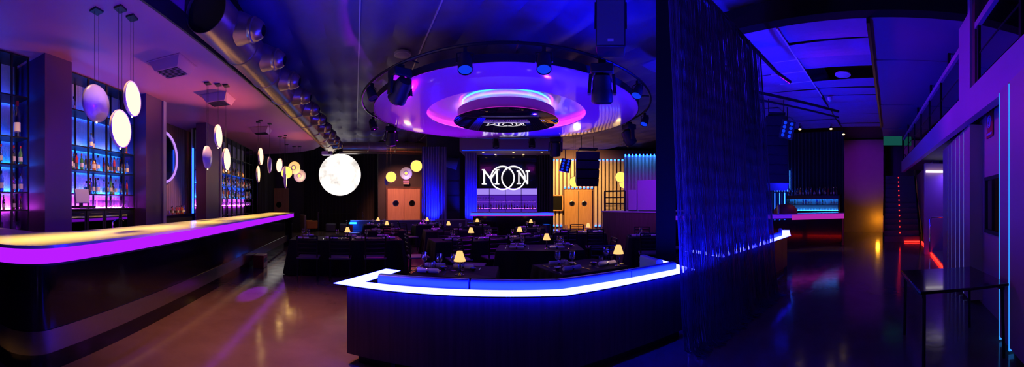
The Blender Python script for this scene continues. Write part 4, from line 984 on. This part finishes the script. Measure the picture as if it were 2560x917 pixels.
def blinder(label, loc, rz, tilt):
    t = thing('blinder_light', label, 'stage light', loc, rz, 'eight-lamp blinders'); R = Matrix.Rotation(tilt, 4, 'X') @ Matrix.Rotation(.22, 4, 'Y')
    MB().box((0,0,0), (.34,.12,.44)).xform(R).build('housing', M['black'], t)
    for i in range(2):
        for j in range(4):
            MB().lathe([(.001,-.066),(.026,-.064),(.042,-.06)], 12, o=(-.08+i*.16,0,-.15+j*.10), axis=(0,1,0), cap1=False).xform(R).build('lamp_lens', M['lens_blue'], t)
    MB().tube([(0,0,.2), (0,0,.55)], .015, 6).build('mount_pole', M['steel_black'], t)
blinder('eight-lamp blinder with blue lenses left of the loudspeaker array by the oak doors', (6.70,9.45,2.82), -.6, -.1)
blinder('eight-lamp blinder with blue lenses on the truss past the string curtain', (8.0,2.5,3.35), -1.28, .15)
tag(MB().tube([(6.9,3.0,4.02), (9.1,1.4,4.02)], .035, 8).tube([(6.9,3.0,3.86), (9.1,1.4,3.86)], .025, 8).build('truss_bar', M['steel_black']), 'dark horizontal truss bar past the string curtain', 'truss')

# ------------------------------------------------------------------ string curtain
m = MB(); N = 400; rnd = random.Random(3)
for k in range(N):
    u = k/(N-1); x = 2.86+2.66*u; xt = 2.60+2.15*u; y = 1.93+.02*math.sin(u*31)+.015*math.sin(u*77+1)+(.05 if k % 2 else -.03); ph = rnd.uniform(0,6)
    pts = []; rr = []
    for j in range(40):
        z = 3.774-j/39*3.734; s = 1-j/39
        pts.append((lerp(x,xt,s)+.0022*math.sin(ph+j*.5), y+.003*math.sin(ph*1.7+j*.37)-max(0,(.35-z))*.12*rnd.uniform(.2,1), z)); rr.append(.0048 if j % 2 else .0030)
    e = Vector(pts[-1]); an = rnd.uniform(-2.4,-.7)
    pts += [(e.x+.05*math.cos(an), e.y+.05*math.sin(an), .012), (e.x+.13*math.cos(an+.4), e.y+.13*math.sin(an+.4), .007)]; rr += [.003,.003]
    m.tube(pts, rr, 4)
o = m.build('string_curtain', M['string']); tag(o, 'tall dark string curtain hanging to the floor between the two booths', 'string curtain', None, 'stuff')
tag(MB().tube([(2.6,1.93,3.81), (4.4,1.95,3.81), (5.6,1.93,3.81), (6.1,1.85,3.81)], .03, 8).build('curtain_track', M['steel_black']), 'dark curved track carrying the string curtain', 'track')

# ------------------------------------------------------------------ bar on the far side of the corridor
E0, E1 = Vector((12.45,1.72,0)), Vector((7.95,6.22,0)); de = (E0-E1).normalized(); Le = (E0-E1).length
EL = Matrix.Translation(E1) @ Matrix.Rotation(math.atan2(de.y,de.x), 4, 'Z')      # x towards the corridor end, +y away
t = thing('bar_counter', 'corridor bar with a rose and violet glowing edge beyond the string curtain', 'bar counter', (0,0,0)); t.matrix_world = EL
MB().b2((0,-.02,1.16), (Le+.02,.62,1.19)).build('bar_top', M['top_lam'], t)
MB().b2((0,-.01,1.04), (Le*.66,.01,1.16)).build('led_band', glow('violet_led_band', (.10,.01,.75), 1.0), t); MB().b2((Le*.66,-.01,.98), (Le,.01,1.16)).build('led_band', glow('rose_led_band', (.42,.02,.40), 1.0), t); MB().b2((Le,.0,.98), (Le+.02,.6,1.16)).build('led_band', glow('rose_led_end', (.3,.03,.5), .8), t)
MB().b2((0,.05,.10), (Le-.02,.55,.98)).build('front_panel', M['black_gloss'], t); MB().b2((Le-.04,.02,0), (Le+.01,.58,.98)).build('end_panel', M['wood_door'], t); MB().b2((0,.09,0), (Le-.05,.5,.10)).build('plinth', M['black'], t)
t = thing('back_bar', 'back bar with cyan-lit open shelves behind the corridor bar', 'shelving', (13.62,3.2,0)); 
MB().b2((-.0,-1.1,0), (.5,1.1,1.22)).build('base_cabinet', M['black'], t); MB().b2((.42,-1.1,1.22), (.46,1.1,1.86)).build('back_panel', M['rib'], t)
for z in (1.22,1.48,1.86): MB().b2((.0,-1.1,z-.02), (.46,1.1,z)).build('shelf', M['steel_black'], t)
MB().b2((-.0,-1.1,1.70), (.02,1.1,1.85)).build('light_baffle', M['steel_black'], t)  # added baffle keeping the shelf light off the floor
for y in (-1.1,1.1): MB().b2((0,y-.015,1.22), (.46,y+.015,1.86)).build('side_panel', M['steel_black'], t)
MB().b2((.38,-1.05,1.80), (.41,1.05,1.83)).build('light_strip', glow('cyan_strip', (.01,.24,1), 42), t); MB().b2((.38,-1.05,1.225), (.41,1.05,1.24)).build('light_strip', glow('cyan_strip_low', (.02,.3,1), 16), t)
E20 = ORD+['seventeenth','eighteenth','nineteenth','twentieth']
for k in range(18):
    kk = random.randrange(10); y = 4.2-k*.118; put_bottle(kk, (13.80+random.uniform(-.05,.08),y,1.862), '%s, %s from the curtain on top of the corridor back bar' % (KINDS[kk][4], E20[k]), 'bottles on top of the corridor back bar', True)
    if k % 5 != 4: put_bottle(random.choice((2,3,5,7)), (13.76,y,1.482), 'cyan-lit bottle, %s from the curtain in the corridor back bar' % E20[k], 'bottles in the corridor back bar', True, .9)
    put_glass('tumbler', (13.72,y,1.222), 'tumbler, %s from the curtain on the lower corridor back bar shelf' % E20[k], 'glasses in the corridor back bar')
t = thing('covered_machine', 'dark red draped bar machine on the corridor bar top', 'machine', tuple(EL @ Vector((4.15,.36,1.19))), 0)
MB().lathe([(.40,0),(.41,.05),(.38,.16),(.30,.26),(.16,.32),(.001,.33)], 20, cap0=True).build('cover', mat('red_cover', (.35,.04,.03), .6), t); MB().lathe([(.06,0),(.07,.2),(.05,.30),(.001,.32)], 12, o=(-.45,.1,0)).build('jug', M['steel'], t)
curtain('velvet_curtain', 'black curtain behind the corridor bar', (14.3,1.95), (14.3,6.6), .02, 4.6, 'curtain')
m = MB(); mb2 = MB()
for k in range(7):
    y = 5.0-k*.115; m.b2((14.14,y-.012,2.05), (14.17,y+.012,2.95)); 
    if k % 2 == 0: m.b2((14.14,y-.012,1.2), (14.17,y+.012,2.0))
ltp = m.build('light_tubes_panel', M['led_blue']); MB().b2((14.18,4.2,2.0), (14.2,5.1,2.04)).build('mounting_rail', M['steel_black'], ltp); MB().b2((14.18,4.2,2.6), (14.2,5.1,2.64)).build('mounting_rail', M['steel_black'], ltp); tag(ltp, 'panel of thin blue vertical light tubes beside the string curtain', 'light panel')
struct('wall_ochre', MB().b2((18.0,.38,0), (18.2,3.2,4.9)), M['ochre'])
struct('trim_4', MB().b2((16.9,2.35,0), (17.1,2.6,4.9)), M['wood_dark'])
# staircase
t = thing('staircase', 'dark straight staircase with red step lights at the end of the corridor', 'staircase', (13.5,-.45,0))
NS = 13
for k in range(NS): MB().b2((k*.25,-.70,k*.22), (k*.25+.30,.70,k*.22+.22)).build('step', M['stone'], t, smooth=False)
for k in range(1, NS): MB().lathe([(.001,-.012),(.022,-.008),(.026,0)], 12, o=(k*.25-.002,.07,k*.22+.13), axis=(1,0,0), cap1=False).build('step_light', M['led_red'], t)
for s in (-1,1):
    m = MB(); vs = []
    for y in (s*.71, s*.76): vs += [(-.05,y,0), (.3,y,0), (3.5,y,2.7), (3.5,y,3.2), (-.05,y,.30)]
    m.add(vs, [(0,1,2,3,4),(9,8,7,6,5),(0,5,6,1),(1,6,7,2),(2,7,8,3),(3,8,9,4),(4,9,5,0)]); m.build('stringer', M['steel_black'], t, smooth=False)
    MB().tube([(.0,s*.73,1.05), (3.3,s*.73,3.95)], .024, 10).build('handrail', M['chrome'] if s < 0 else M['steel_black'], t)
    for k in (0,4,8,12): MB().tube([(k*.25+.05,s*.73,k*.22+.2), (k*.25+.05,s*.73,k*.22+1.08)], .014, 6).build('baluster', M['steel'], t)
gp = MB().box((15.6,-.1,4.45), (.05,.85,.52)).build('green_panel', M['green_sign']); MB().tube([(15.64,-.1,4.6), (15.64,-.1,4.94)], .015, 6).build('mounting_arm', M['steel_black'], gp); tag(gp, 'dim green lit panel above the staircase', 'panel')
# wall lamps and spots at the end of the corridor
for k, (x, y, z) in enumerate(((11.2,3.05,4.1), (11.6,2.05,4.15), (12.6,1.75,4.15))):
    t = thing('ceiling_spot', 'small warm ceiling spot above the corridor bar, %s from the string curtain' % ORD[k], 'spotlight', (x,y,z), 0, 'warm ceiling spots'); MB().tube([(0,0,.05), (0,0,.8)], .012, 6).build('stem', M['steel_black'], t); MB().lathe([(.03,.06),(.055,-.06)], 14, axis=(.4,.1,1), cap1=False, cap0=True).build('can', M['black'], t); MB().lathe([(.05,-.05),(.001,-.045)], 14, axis=(.4,.1,1), cap0=False).build('lens', M['led_warm'], t)
# ------------------------------------------------------------------ corridor ceiling: beam, tiles, plaster strip
tag(MB().b2((4.85,-1.3,4.30), (5.05,2.6,4.62)).build('ceiling_beam', M['matte_black']), 'wide black beam crossing above the corridor', 'beam')
m = MB(); rnd = random.Random(5)
for i in range(12):
    for j in range(3):
        x0_, y0_ = 5.05+i*.6, .35+j*1.4-(0); 
        if i == 3 and j == 0: continue
        dz = [rnd.uniform(-.03,.02) for _ in range(4)]; sag = rnd.uniform(.01,.05); n = 5; vs = []
        for a in range(n+1):
            for b2_ in range(n+1):
                u, v = a/n, b2_/n; vs.append((x0_+.01+u*.58, y0_+.012+v*1.376, 4.30+lerp(lerp(dz[0],dz[1],u), lerp(dz[2],dz[3],u), v)-sag*math.sin(PI*u)*(.4+.6*math.sin(PI*v))))
        m.add(vs, [(a*(n+1)+b2_, a*(n+1)+b2_+1, (a+1)*(n+1)+b2_+1, (a+1)*(n+1)+b2_) for a in range(n) for b2_ in range(n)])
c_ = struct('ceiling_tiles', m, M['tile'], smooth=False)
m = MB()
m.b2((5.05,1.735,4.27), (8.6,1.765,4.29))
for i in (2,3,4): m.b2((5.05+i*.6-.01,1.77,4.275), (5.05+i*.6+.01,2.5,4.29))
struct('trim_5', m, M['grid_white'])
m = MB(); m.b2((8.6,1.72,4.28), (12.2,1.78,4.3)); m.b2((5.05,.31,4.22), (12.2,.36,4.32)); struct('trim_6', m, M['steel_black'])
m = MB()
for i in range(6): m.b2((5.05+i*1.5,-1.4,4.30-.012*(i % 2)), (5.05+i*1.5+1.49,.31,4.36))
struct('ceiling_corridor', m, M['plaster'], smooth=False)
t = thing('ceiling_speaker', 'round ceiling speaker in the corridor tiles', 'speaker', (7.1,1.0,4.24)); MB().lathe([(.14,.03),(.14,0),(.10,-.012),(.001,-.014)], 24).build('grille', M['panel'], t); MB().lathe([(.165,.02),(.165,-.004),(.14,-.006)], 24, cap0=False, cap1=False).build('bezel', M['grid_white'], t)
t = thing('smoke_detector', 'small glowing blue-white detector on the corridor ceiling', 'detector', (8.6,1.55,4.22)); MB().lathe([(.06,.03),(.06,-.02),(.04,-.05),(.001,-.055)], 16).build('body', M['grid_white'], t); MB().lathe([(.02,-.052),(.015,-.075),(.001,-.08)], 10).build('sensor', M['lens_blue'], t)

# ------------------------------------------------------------------ south wall
SY = -1.2
def panel(x0, x1, z0=.06, z1=2.80, y=SY): return MB().b2((x0,y-.06,z0), (x1,y,z1))
struct('wall_south', MB().b2((1.2,-1.55,0), (7.75,-1.40,2.9)), M['southpanel'])
k = 1
for x0, x1 in ((1.9,3.295), (3.325,3.615)):
    m = panel(x0,x1); m.b2((x0,-1.40,.06),(x1,SY-.06,2.80)); struct('wall_panel_%d' % k, m, M['southpanel']); k += 1
for x in (3.31,3.63): tag(MB().b2((x-.009,SY-.05,.02), (x+.009,SY+.003,2.78)).build('light_strip', glow('wall_gap_led_%d' % int(x*100), (.03,.28,1), 1.2)), 'vertical blue light line in the wall panel joint, %s the framed mirror' % ('farther from' if x < 3.5 else 'beside'), 'light strip')
xs = [5.05,5.50,5.83,6.20,6.62,7.05,7.75]
m = MB(); mb2 = MB()
for a, b_ in zip(xs[:-1], xs[1:]): m.b2((a+.012,-1.40,.06), (b_-.012,SY,2.75))
w_ = struct('wall_panel_%d' % k, m, M['southpanel'])
for j, x in enumerate(xs[1:-1]): tag(MB().b2((x-.009,SY-.06,.06), (x+.009,SY+.003,2.72)).build('light_strip', glow('slim_gap_led_%d' % j, (.20,.22,1), .45)), 'slim vertical light line in the panelled wall, %s from the framed mirror' % ORD[j], 'light strip', 'light lines in the panelled wall')
t = thing('wall_mirror', 'framed mirror in the niche of the corridor wall', 'mirror', (4.33,-1.38,1.52))
m = MB()
for s in (-1,1): m.box((s*.44,.0,0), (.05,.05,.80)); m.box((0,0,s*.375), (.93,.05,.05))
m.build('frame', M['steel_black'], t); MB().box((0,-.005,0), (.84,.02,.70)).build('glass', M['mirror'], t)
t = thing('fire_hose_sign', 'small red fire hose sign high on the niche wall', 'sign', (4.62,-1.385,2.66))
MB().box((0,0,0), (.30,.012,.36)).build('plate', M['red_box'], t); m = MB()
m.tube([(.09*math.cos(a)*r_, .010, .09*math.sin(a)*r_+.03) for a, r_ in [(2*PI*i/48*2.5, .25+.8*i/48) for i in range(49)]], .010, 6); m.b2((-.12,.006,-.15), (.12,.012,-.12)); m.tube([(.09,.010,.0), (.10,.010,-.10)], .010, 6); m.build('symbol', M['lamp_shell'], t)
# alcove with seats past the panels
struct('wall_alcove', MB().b2((7.75,-2.9,0), (10.3,-2.7,2.9)), M['fascia']); aw = struct('wall_alcove_end', MB().b2((10.2,-2.8,0), (10.4,-1.02,2.74)), M['fascia']); struct('floor_alcove', MB().b2((7.8,-2.75,0.0), (10.2,-1.24,.10)), M['stone'])
struct('wall_stair_side', MB().b2((10.4,-1.50,0), (17.5,-1.30,2.9)), M['fascia'])
MB().b2((10.10,-2.5,2.46), (10.19,-1.06,2.52)).build('light_strip', M['led_white'], aw)
lamp('alcove_light', 'AREA', (10.08,-1.7,2.44), (.16,.06,1), 20, sx=.08, sy=1.2, target=(10.15,-1.7,0))
tag(MB().b2((7.8,-1.235,.015), (13.3,-1.20,.055)).build('red_light_strip', M['led_red']), 'red light strip along the foot of the corridor wall', 'light strip')
tag(MB().b2((13.42,-1.15,.02), (13.45,-.55,.05)).build('red_light_strip', M['led_red']), 'short red light strip under the lowest stair', 'light strip')
t = thing('alcove_seat', 'white backed seat in the lit alcove', 'seat', (9.6,-1.75,.10)); MB().box((0,0,.42), (.46,.46,.06)).build('seat', M['vinyl'], t, bev=.01); MB().box((.22,0,.68), (.05,.46,.46)).build('backrest', M['lamp_shell'], t, bev=.015)
for a in (-1,1):
    for b_ in (-1,1): MB().b2((a*.19-.02,b_*.19-.02,0), (a*.19+.02,b_*.19+.02,.39)).build('leg', M['black'], t)
t = thing('grab_rail', 'thin steel grab rail at the alcove edge', 'rail', (10.0,-1.16,.1)); MB().tube([(0,0,0), (0,0,.95), (.0,-.06,1.02), (0,-.4,1.02), (0,-.45,.95), (0,-.45,0)], .018, 8).build('tube', M['chrome'], t)
# balcony: fascia, column, glazed frames, handrail
Fa, Fb = Vector((1.6,-1.36,0)), Vector((13.4,-.43,0)); fd = (Fb-Fa).normalized(); FLm = Matrix.Translation(Fa) @ Matrix.Rotation(math.atan2(fd.y,fd.x), 4, 'Z'); FLn = (Fb-Fa).length
struct('wall_balcony_fascia', MB().b2((0,-.12,2.75), (FLn,0,3.17)).xform(FLm), M['fascia'])
struct('floor_balcony', MB().b2((0,-2.4,2.84), (FLn,-.10,3.0)).xform(FLm), M['dark_plaster'])
struct('wall_balcony', MB().b2((0,-2.5,2.9), (FLn,-2.4,4.95)).xform(FLm), M['dark_plaster'])
struct('column_balcony', MB().b2((3.15,-.42,3.17), (3.72,-.01,4.95)).xform(FLm), M['fascia'])
struct('trim_7', MB().b2((2.98,-.12,3.17), (3.10,-.03,4.95)).xform(FLm), M['wood_dark'])
t = thing('balcony_railing', 'steel framed glass railing along the balcony', 'railing', (0,0,0)); t.matrix_world = FLm
for x in (.3,1.6,2.9,3.8,5.2,6.4,7.6,8.8,10.2,11.6): MB().b2((x-.025,-.09,3.17), (x+.025,-.04,4.0)).build('post', M['steel_black'], t)
for xa, xb in ((.0,3.0),(3.75,11.7)):
    MB().b2((xa,-.13,3.96), (xb,-.03,4.05)).build('handrail', M['fascia'], t); MB().b2((xa,-.075,3.25), (xb,-.06,3.92)).build('glass_pane', M['smoke_glass'], t); MB().b2((xa,-.08,3.58), (xb,-.055,3.60)).build('mid_rail', M['steel_black'], t)
t = thing('balcony_window_frame', 'slim steel frame rising from the balcony to the ceiling', 'frame', (0,0,0)); t.matrix_world = FLm
for x in (4.6,6.3,8.2,10.4): MB().b2((x-.03,-.10,4.05), (x+.03,-.05,4.93)).build('mullion', M['steel_black'], t)
MB().b2((3.75,-.12,4.84), (11.7,-.02,4.94)).build('head_rail', M['fascia'], t)
# ------------------------------------------------------------------ dark table and scraps in the corridor
t = thing('folding_table', 'dark rectangular table standing by the corridor wall', 'table', (3.62,-.64,0), .15)
MB().box((0,0,.735), (1.0,.90,.03)).build('tabletop', M['black_gloss'], t, bev=.008); m = MB()

for s in (-1,1): MB().box((0,s*.41,.70), (.9,.03,.05)).build('apron', M['steel_black'], t)
for a in (-1,1):
    for b_ in (-1,1): MB().tube([(a*.44,b_*.40,.72), (a*.46,b_*.41,.012), (a*.46,b_*.41,0)], .017, 8).build('leg', M['steel_black'], t)
for k, (x, y, r_, lb) in enumerate(((2.60,-.05,.1,'pale strip of paper lying on the floor before the dark table'), (2.75,-.95,.7,'small pale scrap lying on the floor under the dark table'))):
    m = MB(); w_ = .22 if k == 0 else .07; m.add([(-w_,-.02,.002),(-w_*.3,-.028,.010),(w_*.4,-.02,.004),(w_,-.012,.002),(w_,.016,.002),(w_*.4,.02,.008),(-w_*.3,.024,.004),(-w_,.02,.002)], [(0,1,6,7),(1,2,5,6),(2,3,4,5)])
    o = m.build('paper_scrap', M['napkin'], loc=(x,y,.002), rz=r_); s = o.modifiers.new('t','SOLIDIFY'); s.thickness = .001; tag(o, lb, 'paper')
# red-lit box at the foot of the bar
t = thing('floor_box', 'small red-lit box on the floor against the long bar', 'box', (-2.27,7.95,0)); MB().box((0,0,.15), (.26,.36,.30)).build('body', M['red_box'], t, bev=.01); MB().box((.131,0,.18), (.004,.22,.10)).build('face_plate', M['black'], t)
# ------------------------------------------------------------------ added washes and remaining lamps
BL = (.001,.003,1.0); PU = (.25,.001,1.0); MG = (.62,.001,.85); SA = (1,.30,.20)
# added coloured spots, mostly without fixtures, wash the surfaces of the room
lamp('wash_magenta', 'SPOT', (.15,3.75,.9), (.75,.001,.6), 50, .15, (-3.4,3.0,3.95), 60, .9)
lamp('wash_salmon', 'SPOT', (-.4,12.6,1.0), SA, 4200, .15, (-3.4,6.2,3.95), 20, 1)
lamp('wash_magenta', 'SPOT', (-.4,13.4,1.0), MG, 300, .15, (-3.4,10.0,3.95), 46, .9)
lamp('wash_salmon', 'SPOT', (-.3,13.4,1.0), SA, 400, .15, (-1.9,12.2,3.95), 30, .9)
lamp('wash_violet', 'SPOT', (1.0,4.4,3.0), PU, 360, .15, (-4.3,3.6,1.6), 46, .9)
lamp('wash_blue', 'SPOT', (5.6,4.8,3.6), BL, 70, .2, (9,.5,4.3), 90, .8)
lamp('wash_violet', 'SPOT', (7.3,2.5,3.75), (.42,.001,1), 300, .2, (4.3,-1.25,3.2), 62, 1)
lamp('ceiling_wash', 'SPOT', (5.4,3.2,3.1), BL, 1300, .2, (2.0,5.6,5.1), 60, 1)
lamp('canopy_fill', 'SPOT', (2.0,13.6,.78), (.40,.001,1), 2300, .1, (3.0,8.0,3.75), 56, .7)  # added fill brightening the canopy from below
lamp('canopy_fill', 'SPOT', (6.95,10.9,.78), (.01,.001,1), 2400, .1, (4.4,7.6,3.75), 56, .7)
lamp('table_wash', 'SPOT', (3.67,7.73,3.5), (.42,.001,1), 150, .3, (3.67,7.73,0), 140, .6)  # added lamp below the mirror disc for the tables
lamp('wash_violet', 'SPOT', (6.9,5.4,3.3), PU, 600, .15, (9.3,8,1.8), 45, .8)
lamp('wash_violet', 'SPOT', (13,1.5,3.9), (.14,.001,1), 420, .15, (18,1.3,3.3), 44, .8)
lamp('wall_lamp', 'POINT', (17.5,.65,.7), (1,.42,.02), 14, .1)
lamp('wash_warm', 'SPOT', (9.2,14.2,4.3), (1,.52,.14), 2200, .2, (12.5,16.6,2), 90, .8)
lamp('wash_pink', 'SPOT', (1.6,14.6,4.4), (1,.28,.18), 1000, .2, (2.6,17.7,1.4), 60, .7)
lamp('wash_warm', 'SPOT', (-.6,4.2,4.3), (1,.33,.12), 700, .2, (-1.1,4.0,0), 62, .9)
lamp('wash_pink', 'SPOT', (1.2,12.5,4.3), (1,.001,.5), 260, .2, (1.3,8.9,0), 50, .9)
lamp('floor_streak_spot', 'SPOT', (-1.3,12.6,3.0), (.22,.001,1), 16000, .03, (-1.72,5.6,0), 3.4, .5)  # added narrow spot drawing a violet streak on the floor
for y, p in ((2.7,22), (4.6,40), (5.6,40), (8.6,60), (11.6,30), (13.4,30)):
    lamp('shelf_front_fill', 'SPOT', (-3.6,y,3.9), (1,.52,.18), p*6, .05, (-4.8,y,1.9), 50, .8)  # added warm fill for the bottle fronts, without fittings
for x, y in ((11.2,3.05), (11.6,2.05)): lamp('bar_spot', 'SPOT', (x,y,4.05), (1,.5,.2), 60, .05, (x-.2,y-.1,1.2), 22, .7)
lamp('balcony_wash', 'SPOT', (5.3,.9,4.1), BL, 160, .1, (8.0,-.9,4.0), 40, .8)  # added blue spot brightening the handrail
import OpenImageIO as o, sys, numpy as np
b=o.ImageBuf('/workdir/render_main.png'); a=b.get_pixels(o.FLOAT)[:,:,:3]
h,w=a.shape[:2]; s=w/2560
for n,x,y in [('soffit near',100,60),('soffit mid',450,240),('soffit far',680,330),('col1',145,400),('bartop near',150,590),('bartop mid',450,560),('led',300,620),('floor L',600,800),('floor near',350,880),('floor purple',560,790),('duct',600,130),('ceil L',780,150),('ceil C',1150,60),('ceil R',1350,60),('canopy L',1000,280),('canopy top',1260,190),('canopy R',1520,260),('booth glow',1200,760),('booth mid',1200,830),('table T1 front',850,640),('floor dance',1020,640),('curtain',1800,300),('curtain low',1820,720),('tile',1980,200),('plaster',2250,150),('fascia',2450,240),('wall R',2545,400),('wall R low',2545,700),('floor R',2050,780),('floor R far',2100,640),('ochre up',2160,400),('ochre low',2180,540),('moonlight',850,430),('purple panel',1620,490),('bluecurt',1080,530),('bluecurt top',1080,420),('nwall',1390,440),('oak',1440,530),('pink',1000,510)]:
    X,Y=int(x*s),int(y*s); p=a[max(0,Y-2):Y+3,max(0,X-2):X+3].reshape(-1,3).mean(0)
    print('%-14s'%n,(p*255).astype(int))
